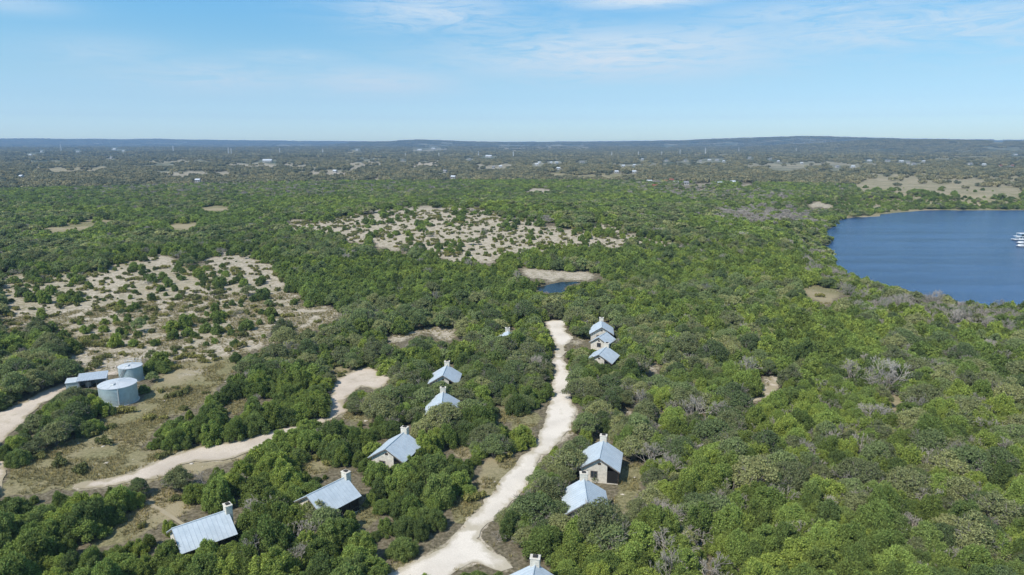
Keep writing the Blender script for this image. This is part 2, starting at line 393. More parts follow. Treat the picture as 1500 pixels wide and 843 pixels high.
def ground_mat():
    t = NT('ground soil grass and limestone')
    at_ = t.n('ShaderNodeAttribute', attribute_name='cover', attribute_type='GEOMETRY')
    sep = t.n('ShaderNodeSeparateColor'); t.l(at_.outputs['Color'], sep.inputs[0])
    bare, grass, far = sep.outputs[0], sep.outputs[1], sep.outputs[2]
    n1 = t.noise(.35, 6, .65); n2 = t.noise(1.6, 4, .6); n3 = t.noise(.03, 4, .6); n4 = t.noise(.004, 5, .6)
    litter = t.mix(t.ramp(n2, .35, .7), (.095, .08, .052), (.235, .20, .14))
    gr = t.mix(t.ramp(n2, .3, .7), (.125, .120, .055), (.30, .27, .145))
    gr = t.mix(t.ramp(n3, .42, .62), gr, (.34, .285, .18))
    st = t.mix(t.ramp(n2, .25, .75), (.30, .255, .19), (.63, .55, .44))
    st = t.mix(t.ramp(n1, .47, .61, 0, .7), st, (.235, .21, .13))
    gm = t.ramp(t.math('ADD', grass, t.math('MULTIPLY', t.math('SUBTRACT', n1, .5), .9)), .2, .5)
    bm = t.ramp(t.math('ADD', bare, t.math('MULTIPLY', t.math('SUBTRACT', n1, .5), 1.5)), .42, .66)
    c = t.mix(gm, litter, gr)
    farc = t.mix(t.ramp(n4, .40, .60), (.075, .098, .062), (.28, .265, .19))
    farc = t.mix(t.ramp(t.noise(.02, 4, .7), .5, .6, 0, .8), farc, (.045, .055, .035))
    c = t.mix(far, c, farc)
    c = t.mix(gm, c, gr)
    c = t.mix(bm, c, st)
    sp_ = t.noise(4.5, 3, .7); sp2 = t.noise(.9, 4, .7)
    c = t.mix(t.math('MULTIPLY', t.ramp(sp_, .52, .64), .5), c, (.11, .105, .05))
    c = t.mix(t.math('MULTIPLY', t.ramp(sp2, .55, .68), t.math('SUBTRACT', .55, t.math('MULTIPLY', far, .55))), c, (.13, .125, .06))
    return t.princ(c, .95, 0, .1, n2, .35, .12)
M['ground'] = ground_mat()
def road_mat(name, lo, hi, dirt):
    t = NT(name)
    n1 = t.noise(.45, 6, .65); n2 = t.noise(7, 4, .7); n3 = t.noise(.12, 3, .5)
    ed = t.n('ShaderNodeAttribute', attribute_name='edge', attribute_type='GEOMETRY').outputs['Fac']
    c = t.mix(t.ramp(n2, .25, .75), lo, hi)
    c = t.mix(t.ramp(n3, .4, .65, 0, .5), c, tuple(.82 * q for q in lo))
    e2 = t.math('ADD', ed, t.math('MULTIPLY', t.math('SUBTRACT', n1, .5), 3.0))
    rut = t.math('MULTIPLY', t.ramp(e2, 1.9, 2.6), t.ramp(e2, 4.2, 3.2))
    c = t.mix(t.math('MULTIPLY', rut, .0), c, hi)
    c = t.mix(t.ramp(e2, 1.1, .1, 0, .85), c, dirt)
    c = t.mix(t.math('MULTIPLY', t.ramp(e2, 2.7, 3.2), t.ramp(n1, .45, .62, 0, .35)), c, dirt)
    return t.princ(c, .95, 0, .1, n2, .12, .03)
M['gravel'] = road_mat('white limestone gravel', (.60, .54, .46), (.775, .71, .625), (.43, .38, .285))
M['track'] = road_mat('pale caliche dirt', (.47, .395, .315), (.66, .575, .48), (.33, .28, .18))

def water_mat(name, deep, bump_scale, bstr, spec):
    t = NT(name)
    mp = t.n('ShaderNodeMapping'); mp.inputs['Scale'].default_value = (1, 2.2, 1); t.l(t.pos(), mp.inputs['Vector'])
    mp2 = t.n('ShaderNodeMapping'); mp2.inputs['Scale'].default_value = (.16, 1, 1); mp2.inputs['Rotation'].default_value = (0, 0, .18); t.l(t.pos(), mp2.inputs['Vector'])
    n = t.noise(bump_scale, 5, .65, mp.outputs[0]); n2 = t.noise(.05, 6, .7, mp2.outputs[0]); n3 = t.noise(.9, 3, .6, mp.outputs[0])
    f = t.math('ADD', t.math('MULTIPLY', n2, .75), t.math('MULTIPLY', n3, .25))
    c = t.mix(t.ramp(f, .36, .64), tuple(c * .74 for c in deep), tuple(c * 1.32 + .006 for c in deep))
    return t.princ(c, .16, 0, spec, n, bstr, .5)
M['lake'] = water_mat('lake water', (.024, .068, .165), .5, .75, .3)
M['pond'] = water_mat('pond water', (.006, .012, .018), .9, .05, .12)

def roof_mat():
    t = NT('galvanised roof sheet')
    n = t.noise(.7, 5, .65); n2 = t.noise(7, 3)
    c = t.mix(t.ramp(n, .3, .7), (.49, .55, .59), (.59, .65, .69))
    c = t.mix(t.ramp(n2, .6, .75, 0, .25), c, (.30, .31, .31))
    return t.princ(c, t.ramp(n2, .2, .8, .45, .65), .15, .35)
M['roof'] = roof_mat()
M['white_roof'] = simple('white coated metal', (.60, .63, .65), .5, .2, .4, .08, .8)
M['shed_roof'] = simple('shed roof sheet', (.48, .54, .60), .5, .3, .4, .14, 1.5)
M['limestone'] = simple('pale limestone masonry', (.62, .575, .495), .9, 0, .2, .2, 2.2, .4)
M['timber'] = simple('dark stained timber', (.06, .043, .032), .8, 0, .2, .3, 3)
M['screen'] = simple('dark porch screen', (.016, .015, .015), .6, 0, .3, .2, 3)
M['glass'] = simple('window glass', (.03, .04, .05), .1, 0, .6, .1, 1)
M['door'] = simple('brown door', (.14, .085, .055), .7, 0, .3, .2, 2)
M['trim'] = simple('brown roof trim', (.16, .135, .12), .7, 0, .3, .2, 2)
M['soot'] = simple('sooty flue', (.05, .048, .045), .9, 0, .1, .2, 3)
M['tank'] = simple('galvanised tank wall', (.43, .525, .545), .5, .35, .4, .12, 1.2)
M['pipe'] = simple('light grey pipe', (.58, .60, .61), .5, .3, .4, .1, 2)
M['steel'] = simple('grey steel', (.32, .33, .34), .55, .5, .4, .15, 2)
M['boat_white'] = simple('white boat shell', (.78, .79, .79), .35, 0, .5, .05, 1)
M['boat_dark'] = simple('dark boat trim', (.045, .05, .06), .5, 0, .4, .2, 1)
M['wall_white'] = simple('white siding', (.44, .43, .41), .8, 0, .2, .08, .4)
M['wall_tan'] = simple('tan siding', (.42, .36, .28), .85, 0, .2, .1, .4)
M['roof_grey'] = simple('grey shingle roof', (.24, .24, .25), .9, 0, .2, .2, .4)
M['roof_red'] = simple('red brown roof', (.22, .085, .06), .9, 0, .2, .2, .4)
M['pylon'] = simple('pale pylon steel', (.66, .67, .67), .5, .2, .4, .06, .4)

# ------------------------------------------------------------------ ground sheet
def build_ground():
    NR, NA = 760, 640
    r = np.exp(np.linspace(math.log(14), math.log(48000), NR))
    a = np.radians(np.linspace(-84, 84, NA)); a = np.sign(a) * (np.abs(a) / a.max()) ** 1.25 * a.max()
    R, A = np.meshgrid(r, a, indexing='ij')
    X, Y = R * np.sin(A), R * np.cos(A)
    Z = terrain(X, Y)
    Z = Z + smooth(300, 120, R) * 0 + .10 * (vnoise(X, Y, 5, 5) - .5) * (R < 500)
    me = D.meshes.new('ground')
    me.vertices.add(NR * NA); me.vertices.foreach_set('co', np.stack([X, Y, Z], -1).astype(np.float32).ravel())
    i = np.arange((NR - 1) * NA).reshape(NR - 1, NA)[:, :-1].ravel()
    q = np.stack([i, i + NA, i + NA + 1, i + 1], -1).astype(np.int32)
    q = q[:, ::-1]
    me.loops.add(q.size); me.loops.foreach_set('vertex_index', q.ravel())
    me.polygons.add(len(q)); me.polygons.foreach_set('loop_start', np.arange(0, q.size, 4, dtype=np.int32))
    me.update(calc_edges=True); me.validate()
    me.polygons.foreach_set('use_smooth', np.ones(len(me.polygons), bool))
    U, V, d = project(X, Y, Z)
    def take(L, k):
        Lb = np.maximum(blur(L, k), 0)
        iu = np.clip(U, 0, RW - 1).astype(int); iv = np.clip(V, 0, RH - 1).astype(int)
        out = Lb[iv, iu].copy(); out[(U < -40) | (U > RW + 40) | (V > RH + 60)] *= .3
        return out
    near = R < 700
    b = np.where(near, take(BARE, 4), take(BARE, 1)); g = np.where(near, take(GRASS, 5), take(GRASS, 1))
    # a low shore of stones and grass round the lake
    m = (X > 90) & (Y > 120) & (Y < 1400) & (X < 2200)
    dl = np.full(X.shape, 1e9); dl[m] = dist_poly(X[m], Y[m], LAKE)
    b = np.maximum(b, .32 * smooth(12, 2, dl)); g = np.maximum(g, .8 * smooth(45, 8, dl))
    far = smooth(900, 1700, R)
    colr = np.stack([b, g, far, np.ones_like(b)], -1).astype(np.float32)
    ca = me.attributes.new('cover', 'FLOAT_COLOR', 'POINT'); ca.data.foreach_set('color', colr.ravel())
    me.materials.append(M['ground'])
    o = link(D.objects.new('ground', me)); tag(o, kind='structure')
build_ground()

def sheet(name, poly_w, mat, zfun, step, jit=0.0, kind='structure'):
    pts = []
    n = len(poly_w)
    for i in range(n):
        a = np.array(poly_w[i]); b = np.array(poly_w[(i + 1) % n]); L = np.hypot(*(b - a)); k = max(1, int(L / step))
        for j in range(k): pts.append(a + (b - a) * j / k)
    pts = np.array(pts)
    if jit:
        pts = pts + jit * np.stack([vnoise(pts[:, 0], pts[:, 1], 3.1, 21) + .6 * vnoise(pts[:, 0], pts[:, 1], 1.1, 8) - .8, vnoise(pts[:, 0], pts[:, 1], 3.1, 33) + .6 * vnoise(pts[:, 0], pts[:, 1], 1.1, 9) - .8], -1) * 2
    x0, y0 = pts.min(0); x1, y1 = pts.max(0)
    gs = step * 2
    gx, gy = np.meshgrid(np.arange(x0, x1, gs), np.arange(y0, y1, gs)); gx = gx.ravel(); gy = gy.ravel()
    pl = [tuple(p) for p in pts]
    m = in_poly(gx, gy, pl) & (dist_poly(gx, gy, pl) > step * .6)
    allp = [Vector(p) for p in pl] + [Vector((a, b)) for a, b in zip(gx[m], gy[m])]
    v, e, f, *_ = delaunay_2d_cdt(allp, [], [list(range(len(pl)))], 1, 1e-5)
    V = np.array([(p.x, p.y) for p in v]); Z = zfun(V[:, 0], V[:, 1])
    me = D.meshes.new(name); me.from_pydata([(a, b, c) for (a, b), c in zip(V, Z)], [], [tuple(q) for q in f]); me.materials.append(mat)
    me.update()
    if me.polygons and np.mean([p.normal.z for p in me.polygons]) < 0: me.flip_normals()
    me.polygons.foreach_set('use_smooth', np.ones(len(me.polygons), bool))
    if step < 10: me.attributes.new('edge', 'FLOAT', 'POINT').data.foreach_set('value', dist_poly(V[:, 0], V[:, 1], pl).astype(np.float32))
    return tag(link(D.objects.new(name, me)), kind=kind)
ROADW = []
for nm, lst in ROADS.items():
    for p in lst:
        x, y, z = at([q[0] for q in p], [q[1] for q in p])
        w = list(zip(x, y)); ROADW.append(w)
        sheet(nm, w, M['gravel'] if nm == 'gravel_road' else M['track'], lambda a, b: terrain(a, b) + .09, 1.0, .9 if nm == 'gravel_road' else (.6 if nm != 'footpath' else .1))
sheet('lake_water', LAKE, M['lake'], lambda a, b: np.full(len(a), LAKE_Z), 25)
sheet('pond_water', POND, M['pond'], lambda a, b: np.full(len(a), POND_Z), 2)

# ------------------------------------------------------------------ cabins
CABINS = []
def make_cabin(px, label, chim=True, L=8.0, W=7.4, porch=True, hs=1.0):
    (cu, cv), (nu, nv) = px
    ridge, eave = 4.9 * hs, 2.6 * hs
    x, y, z = at([cu, nu], [cv, nv], ridge)
    d = np.array([x[0] - x[1], y[0] - y[1]]); d /= np.hypot(*d)
    cx, cy = x[0] - d[0] * L / 2, y[0] - d[1] * L / 2
    rz = math.atan2(d[1], d[0]) - PI / 2
    gz = float(terrain(cx, cy))
    root = tag(empty('cabin', (cx, cy, gz), rz), label, 'cabin', 'metal roofed cabins among the trees')
    hw, hl = W / 2, L / 2
    wx0, wx1 = -hw + .45, (hw - 2.3 if porch else hw - .45)     # the stone body; the porch takes the rest
    slope = (ridge - eave) / hw
    zt = lambda xx: ridge - .22 - abs(xx) * slope
    # stone walls: gable prism
    y0, y1 = -hl + .4, hl - .4
    prof = [(wx0, -.4), (wx1, -.4), (wx1, zt(wx1)), (0, zt(0)), (wx0, zt(wx0))]
    v = [(a, y0, b) for a, b in prof] + [(a, y1, b) for a, b in prof]
    MB().add(v, [(4,3,2,1,0), (5,6,7,8,9), (0,1,6,5), (1,2,7,6), (2,3,8,7), (3,4,9,8), (4,0,5,9)]).build('wall', M['limestone'], root)
    # roof: two slabs with standing seams, ridge cap
    rf = MB()
    rf.quad_slab([(0, -hl, ridge), (0, hl, ridge), (-hw, hl, eave), (-hw, -hl, eave)], -.09)
    rf.quad_slab([(0, hl, ridge), (0, -hl, ridge), (hw, -hl, eave), (hw, hl, eave)], -.09)
    roof = rf.build('roof', M['roof'], root)
    se = MB()
    ns = int(L / .62)
    for sx in (-1, 1):
        for k in range(ns + 1):
            yy = -hl + .04 + k * (L - .08) / ns
            a = Vector((sx * .04, yy, ridge + .09)); b = Vector((sx * hw, yy, eave + .12))
            se.tube(a, b, .028, n=4)
    se.build('seam', M['shed_roof'], roof)
    MB().tube((0, -hl - .02, ridge + .10), (0, hl + .02, ridge + .10), .11, n=8).build('ridge_cap', M['roof'], roof)
    for yy in (-hl, hl):
        fa = MB()
        for sx in (-1, 1):
            fa.tube((sx * .02, yy + (.05 if yy < 0 else -.05), ridge - .18), (sx * (hw - .02), yy + (.05 if yy < 0 else -.05), eave - .16), .085, n=4)
        fa.build('fascia', M['trim'], roof)
    if porch:
        px0, px1 = wx1 + .02, hw - .35
        MB().box(px0, px1, y0, y1, -.3, .18).build('porch_floor', M['limestone'], root)
        po = empty('porch', (0, 0, 0)); po.parent = root
        MB().box(px1 - .05, px1, y0 + .1, y1 - .1, .2, zt(px1) - .08).box(px0, px1 - .06, y0 + .05, y0 + .10, .2, zt(px1) - .08).box(px0, px1 - .06, y1 - .10, y1 - .05, .2, zt(px1) - .08).build('screen', M['screen'], po)
        for k in range(5):
            yy = y0 + .08 + k * (y1 - y0 - .16) / 4
            MB().box(px1 - .02, px1 + .12, yy - .07, yy + .07, .18, zt(px1) - .02).build('post', M['timber'], po)
        MB().box(px1 + .0, px1 + .09, y0, y1, .95, 1.05).build('rail', M['timber'], po)
    # gable wall: vent, window, door
    vt = MB().box(-.28, .28, y0 - .05, y0 + .02, ridge - 1.35, ridge - .95).build('vent', M['timber'], root)
    wx = (wx0 + wx1) / 2
    wn = MB()
    for a, b, c, e in ((wx - .62, wx + .62, 2.2, 2.3), (wx - .62, wx + .62, 1.0, 1.1), (wx - .62, wx - .52, 1.1, 2.2), (wx + .52, wx + .62, 1.1, 2.2), (wx - .03, wx + .03, 1.1, 2.2)):
        wn.box(a, b, y0 - .07, y0 + .02, c, e)
    w = wn.build('window', M['trim'], root)
    MB().box(wx - .52, wx + .52, y0 - .03, y0 + .015, 1.1, 2.2).build('pane', M['glass'], w)
    MB().box(wx0 - .03, wx0 + .02, -.2, .75, .1, 2.15).build('door', M['door'], root)
    if chim:
        ch = MB().box(-.64, .64, hl - .50, hl + .50, -.3, ridge + .92).build('chimney', M['limestone'], root, .05)
        MB().box(-.71, .71, hl - .57, hl + .57, ridge + .92, ridge + 1.05).build('chimney_cap', M['limestone'], ch, .03)
        MB().box(-.32, .32, hl - .27, hl + .27, ridge + 1.05, ridge + 1.22).build('flue', M['soot'], ch)
    CABINS.append((cx, cy, rz, L, W, label))
    return root
make_cabin(((334,748),(271,769)), 'cabin at the end of the footpath, its wide metal roof slope bare to the sun')
make_cabin(((507,699),(468,718)), 'cabin with tree shadow on its metal roof corner and long dark screened porch')
make_cabin(((593,633),(569,654)), 'cabin with cream gable showing under its hipped looking roof, between dirt track and grey oaks')
make_cabin(((884,645),(878,672)), 'cabin with large bright cream gable and dark porch, directly right of the gravel road')
make_cabin(((855,701),(859,728)), 'cabin with a leafless grey tree standing before its metal roof')
make_cabin(((784,826),(777,862)), 'cabin cut by the bottom edge, only chimney and upper metal roof seen')
make_cabin(((881,470),(881.5,478.5)), 'cabin with tall cream gable beside the far turning place of the gravel road')
make_cabin(((889,487),(878,494)), 'small low roofed outbuilding without chimney in front of a tall cream gable', chim=False, L=6.5, W=6.0, porch=False, hs=.82)
make_cabin(((889,508),(881,516)), 'cabin sunk in trees just below the small outbuilding without chimney', hs=.95)
make_cabin(((743.5,485),(747,493)), 'cabin nearly buried in trees, little more than its white chimney showing', hs=.95)
make_cabin(((655,535),(649,549)), 'upper of two cabins close together in the wood left of the gravel road')
make_cabin(((649,574),(647,590)), 'lower of two close cabins, roof dappled by the oak before it')
cabin_clear = [
 [(271,768),(334,745),(336,738),(348,738),(352,764),(300,790),(282,800)], [(480,712),(500,698),(505,688),(519,690),(520,702),(537,722),(528,744),(504,742),(490,722)],
 [(553,656),(572,640),(586,632),(588,622),(600,622),(602,634),(612,645),(594,654),(576,660)], [(858,660),(878,650),(880,640),(890,640),(892,650),(911,664),(909,692),(890,694),(880,688),(874,674)],
 [(832,714),(848,704),(850,694),(862,694),(864,704),(884,720),(886,732),(860,738),(838,732)], [(752,842),(776,828),(778,814),(792,814),(794,828),(804,842)],
 [(876,484),(877,470),(878,464),(885,464),(886,470),(899,486),(896,490),(888,486),(874,486)], [(864,504),(874,492),(886,488),(886,494),(876,504)],
 [(875,513),(886,506),(886,502),(893,502),(893,507),(896,512),(883,517)], [(740,486),(740,477),(748,477),(751,488)],
 [(637,543),(650,536),(651,529),(660,530),(660,536),(670,546),(658,551),(648,546)], [(636,581),(644,574),(645,567),(655,568),(656,576),(666,588),(660,592),(646,588),(638,584)],
]
for p in cabin_clear: paint([(CLEAR, 1)], p)

# ------------------------------------------------------------------ tanks, shed, fence
def make_tank(u, v, R, Hh, label, rail):
    x, y, z = at(u, v); x, y, z = float(x[0]), float(y[0]), float(z[0])
    root = tag(empty('water_tank', (x, y, z)), label, 'water tank', 'galvanised water tanks')
    prof = [(R, -.2)]
    nring = int(Hh / .16)
    for k in range(nring + 1):
        prof.append((R + (.035 if k % 2 else 0), k * Hh / nring))
    MB().lathe(prof, 64).build('wall', M['tank'], root)
    roof = MB().lathe([(R + .10, Hh - .12), (R + .12, Hh + .02), (.25, Hh + .55), (.0001, Hh + .56)], 64).build('roof', M['white_roof'], root)
    MB().box(-.45, .45, -R * .45 - .45, -R * .45 + .45, Hh + .25, Hh + .62).build('hatch', M['pipe'], roof, .03)
    for q in np.linspace(0, 2 * PI, 16, endpoint=False):
        pass
    seam = MB()
    for q in np.linspace(.3, 2 * PI + .3, 10, endpoint=False):
        c, s = math.cos(q), math.sin(q)
        seam.tube((c * .4, s * .4, Hh + .55), (c * (R + .05), s * (R + .05), Hh + .06), .02, n=4)
    seam.build('roof_seam', M['pipe'], roof)
    MB().lathe([(R + .3, -.25), (R + .3, .12), (R + .05, .14)], 48, False).build('footing', M['limestone'], root)
    if not rail:
        q = -1.05
        c, s = math.cos(q) * (R + .14), math.sin(q) * (R + .14)
        MB().tube((c, s, 0), (c, s, Hh + .1), .13, n=8).build('overflow_pipe', M['pipe'], root)
        q = -1.75
        c, s = math.cos(q) * (R + .10), math.sin(q) * (R + .10)
        MB().box(c - .5, c + .5, s - .1, s + .1, .15, 1.2).build('valve_box', M['pipe'], root)
    else:
        rl = MB()
        for k in range(7):
            q = PI * .5 + (k - 3) * .32
            c, s = math.cos(q) * (R - .1), math.sin(q) * (R - .1)
            rl.tube((c, s, Hh), (c, s, Hh + 1.15), .035, n=5)
            if k:
                q0 = PI * .5 + (k - 4) * .32
                for zz in (.6, 1.12): rl.tube((math.cos(q0) * (R - .1), math.sin(q0) * (R - .1), Hh + zz), (c, s, Hh + zz), .03, n=5)
        rl.tube((-.9, .4, Hh + .3), (-.9, .4, Hh + 1.2), .04, n=5).tube((.5, .4, Hh + .3), (.5, .4, Hh + 1.2), .04, n=5).tube((-.9, .4, Hh + 1.2), (.5, .4, Hh + 1.2), .04, n=5)
        rl.build('railing', M['pipe'], root)
        for dx in (0, .5):
            MB().tube((-2.4 + dx, -R * .80 - .75, .1), (-.1 + dx, -R - .12, Hh * .98), .07, n=6).build('pipe', M['steel'], root)
        ld = MB()
        for dx in (-.22, .22): ld.tube((-.9 + dx, -R * .96 - .06, 0), (-.9 + dx, -R * .96 - .06, Hh + .3), .03, n=4)
        for k in range(12): ld.tube((-1.12, -R * .96 - .06, .25 + k * .3), (-.68, -R * .96 - .06, .25 + k * .3), .02, n=4)
        ld.build('ladder', M['pipe'], root)
    return x, y, R
TANKS = [make_tank(175, 588, 4.0, 4.4, 'larger galvanised water tank with plain white low cone roof, in front of the other tank', False),
         make_tank(193, 556.5, 2.75, 3.8, 'smaller galvanised water tank with rail on top and slanting pipes', True)]
for p in ([(150,562),(176,553),(199,562),(201,594),(182,598),(166,590),(150,578)], [(177,540),(193,528),(209,540),(210,560),(198,560),(180,548)], [(91,566),(108,556),(150,546),(158,560),(150,568),(128,566),(98,572)]):
    paint([(CLEAR, 1)], p)
def make_shed():
    a = at([97, 156], [573, 566]); p, q = np.array([a[0][0], a[1][0]]), np.array([a[0][1], a[1][1]])
    d = (q - p) / np.hypot(*(q - p)); rz = math.atan2(d[1], d[0]); L = float(np.hypot(*(q - p)))
    z = float(terrain(*p))
    root = tag(empty('pump_shed', (p[0], p[1], z), rz), 'open fronted metal shed with pale sloping roof beside the water tanks', 'shed')
    L1 = L * .30
    h0, h1, dp = 2.2, 2.9, 3.6
    MB().box(L1 + .05, L, dp - .1, dp, 0, h1 - .15).box(L1 + .05, L1 + .15, 0, dp - .1, 0, h0 - .1).box(L - .1, L, 0.6, dp - .1, 0, h0 - .1).build('wall', M['shed_roof'], root)
    MB().box(L1 + .2, L - .15, .4, dp - .15, .02, .10).build('floor_slab', M['timber'], root)
    rf = MB().quad_slab([(L1 - .2, -.4, h0), (L + .3, -.4, h0), (L + .3, dp + .3, h1), (L1 - .2, dp + .3, h1)], .07).build('roof', M['shed_roof'], root)
    sm = MB()
    for k in range(13):
        xx = L1 - .15 + k * (L - L1 + .4) / 12
        sm.tube((xx, -.4, h0 + .02), (xx, dp + .3, h1 + .02), .03, n=4)
    sm.build('seam', M['white_roof'], rf)
    for k in range(4):
        xx = L1 + .3 + k * (L - L1 - .5) / 3
        MB().box(xx - .06, xx + .06, .0, .12, 0, h0 - .04).build('post', M['steel'], root)
    MB().box(0, L1 - .05, .2, dp - .5, 0, 1.9).build('annex', M['tank'], root)
    MB().quad_slab([(-.15, 0, 1.95), (L1 - .22, 0, 1.95), (L1 - .22, dp - .3, 2.25), (-.15, dp - .3, 2.25)], .06).build('annex_roof', M['roof'], root)
    MB().box(L1 + 1.4, L1 + 2.6, 1.2, 2.4, .1, 1.3).build('pump', M['steel'], root)
    return p + d * L / 2
SHED = make_shed()
def make_fence(pts, label):
    x, y, z = at([p[0] for p in pts], [p[1] for p in pts])
    root = tag(empty('wire_fence', (x[0], y[0], z[0])), label, 'fence')
    wires = MB()
    for i in range(len(x) - 1):
        L = math.hypot(x[i+1] - x[i], y[i+1] - y[i]); n = max(1, round(L / 2.6))
        for k in range(n + (i == len(x) - 2)):
            a = (x[i] + (x[i+1] - x[i]) * k / n - x[0], y[i] + (y[i+1] - y[i]) * k / n - y[0])
            MB().tube((a[0], a[1], -.3), (a[0], a[1], 2.0), .05, n=6).build('post', M['steel'], root)
        for zz in (.15, .6, 1.05, 1.5, 1.95):
            wires.tube((x[i] - x[0], y[i] - y[0], zz), (x[i+1] - x[0], y[i+1] - y[0], zz), .018, n=4)
    wires.build('wire', M['steel'], root)
make_fence([(158,551),(172,546),(186,541),(214,536)], 'thin grey wire fence with steel posts behind the two water tanks')
make_fence([(163,600),(182,602),(190,598)], 'short piece of wire fence at the foot of the larger water tank')

# pale post like pump standing in the wood beyond the turning place
x, y, z = at(864.5, 459)
wp = tag(empty('well_head', (float(x[0]), float(y[0]), float(z[0]))), 'small white upright well housing poking out of the wood beyond the road end', 'well housing')
MB().lathe([(.38, -.2), (.38, 3.6), (.30, 3.8)], 14).build('housing', M['wall_white'], wp)
MB().lathe([(.44, 3.8), (.2, 4.1), (.05, 4.2)], 14).build('cap', M['white_roof'], wp)
paint([(CLEAR, 1)], [(862,451),(867,451),(867,457),(862,457)])

# ------------------------------------------------------------------ boats on the lake
def houseboat(u, v, rz, L, W, label, decks):
    x, y = unproject_z(u, v, LAKE_Z)
    root = tag(empty('houseboat' if decks > 1 else 'pontoon_boat', (float(x), float(y), LAKE_Z), rz), label, 'boat', 'white boats moored on the lake')
    for s in (-1, 1):
        MB().tube((-L/2, s * W * .34, .12), (L/2 - .9, s * W * .34, .12), .42, n=10).tube((L/2 - .9, s * W * .34, .12), (L/2 + .4, s * W * .34, .30), .42, .06, n=10).build('pontoon', M['steel'], root)
    MB().box(-L/2, L/2, -W/2, W/2, .50, .72).build('deck', M['boat_white'], root, .04)
    if decks > 1:
        MB().box(-L*.36, L*.30, -W*.40, W*.40, .72, 2.75).build('cabin', M['boat_white'], root, .05)
        for s in (-1, 1):
            for k in range(5):
                xx = -L*.31 + k * L * .125
                MB().box(xx, xx + L*.09, s*W*.40 - .02 if s > 0 else -W*.40 - .02, s*W*.40 + .02 if s > 0 else -W*.40 + .02, 1.45, 2.35).build('window', M['boat_dark'], root)
        MB().box(-L*.44, L*.42, -W*.5, W*.5, 2.78, 2.93).build('upper_deck', M['boat_white'], root, .03)
        MB().box(-L*.38, L*.30, -W*.46, W*.46, 4.9, 5.08).build('canopy', M['boat_white'], root, .04)
        for a in (-.36, -.03, .28):
            for s in (-1, 1): MB().tube((L*a, s*W*.42, 2.93), (L*a, s*W*.42, 4.9), .06, n=6).build('post', M['boat_white'], root)
        MB().box(L*.05, L*.12, -.4, .4, 2.93, 4.0).build('helm', M['boat_dark'], root)
    else:
        rl = MB()
        for s in (-1, 1):
            rl.box(-L*.46, L*.42, s*W*.47 - .04, s*W*.47 + .04, .74, 1.35)
        rl.build('side_panel', M['boat_white'], root)
        MB().box(-L*.40, L*.12, -W*.46, W*.46, 2.7, 2.82).build('canopy', M['boat_white'], root, .03)
        for a in (-.38, .1):
            for s in (-1, 1): MB().tube((L*a, s*W*.40, .72), (L*a, s*W*.42, 2.7), .04, n=6).build('post', M['steel'], root)
        for a in (-.36, .05):
            MB().box(L*a, L*a + .8, -W*.38, W*.38, .74, 1.2).build('seat', M['boat_dark'], root)
        MB().box(-L*.5 - .35, -L*.5, -.3, .3, .1, 1.2).build('outboard_motor', M['boat_dark'], root)
houseboat(1500, 352, PI, 16, 5.2, 'two deck white houseboat with canopy, farthest of the boats at the right edge', 2)
houseboat(1504, 357, PI, 12.5, 3.4, 'white canopied pontoon boat lying between the houseboat and another pontoon boat', 1)
houseboat(1504, 361.5, PI, 12.5, 3.2, 'white canopied pontoon boat lying lowest of the boats at the right edge', 1)

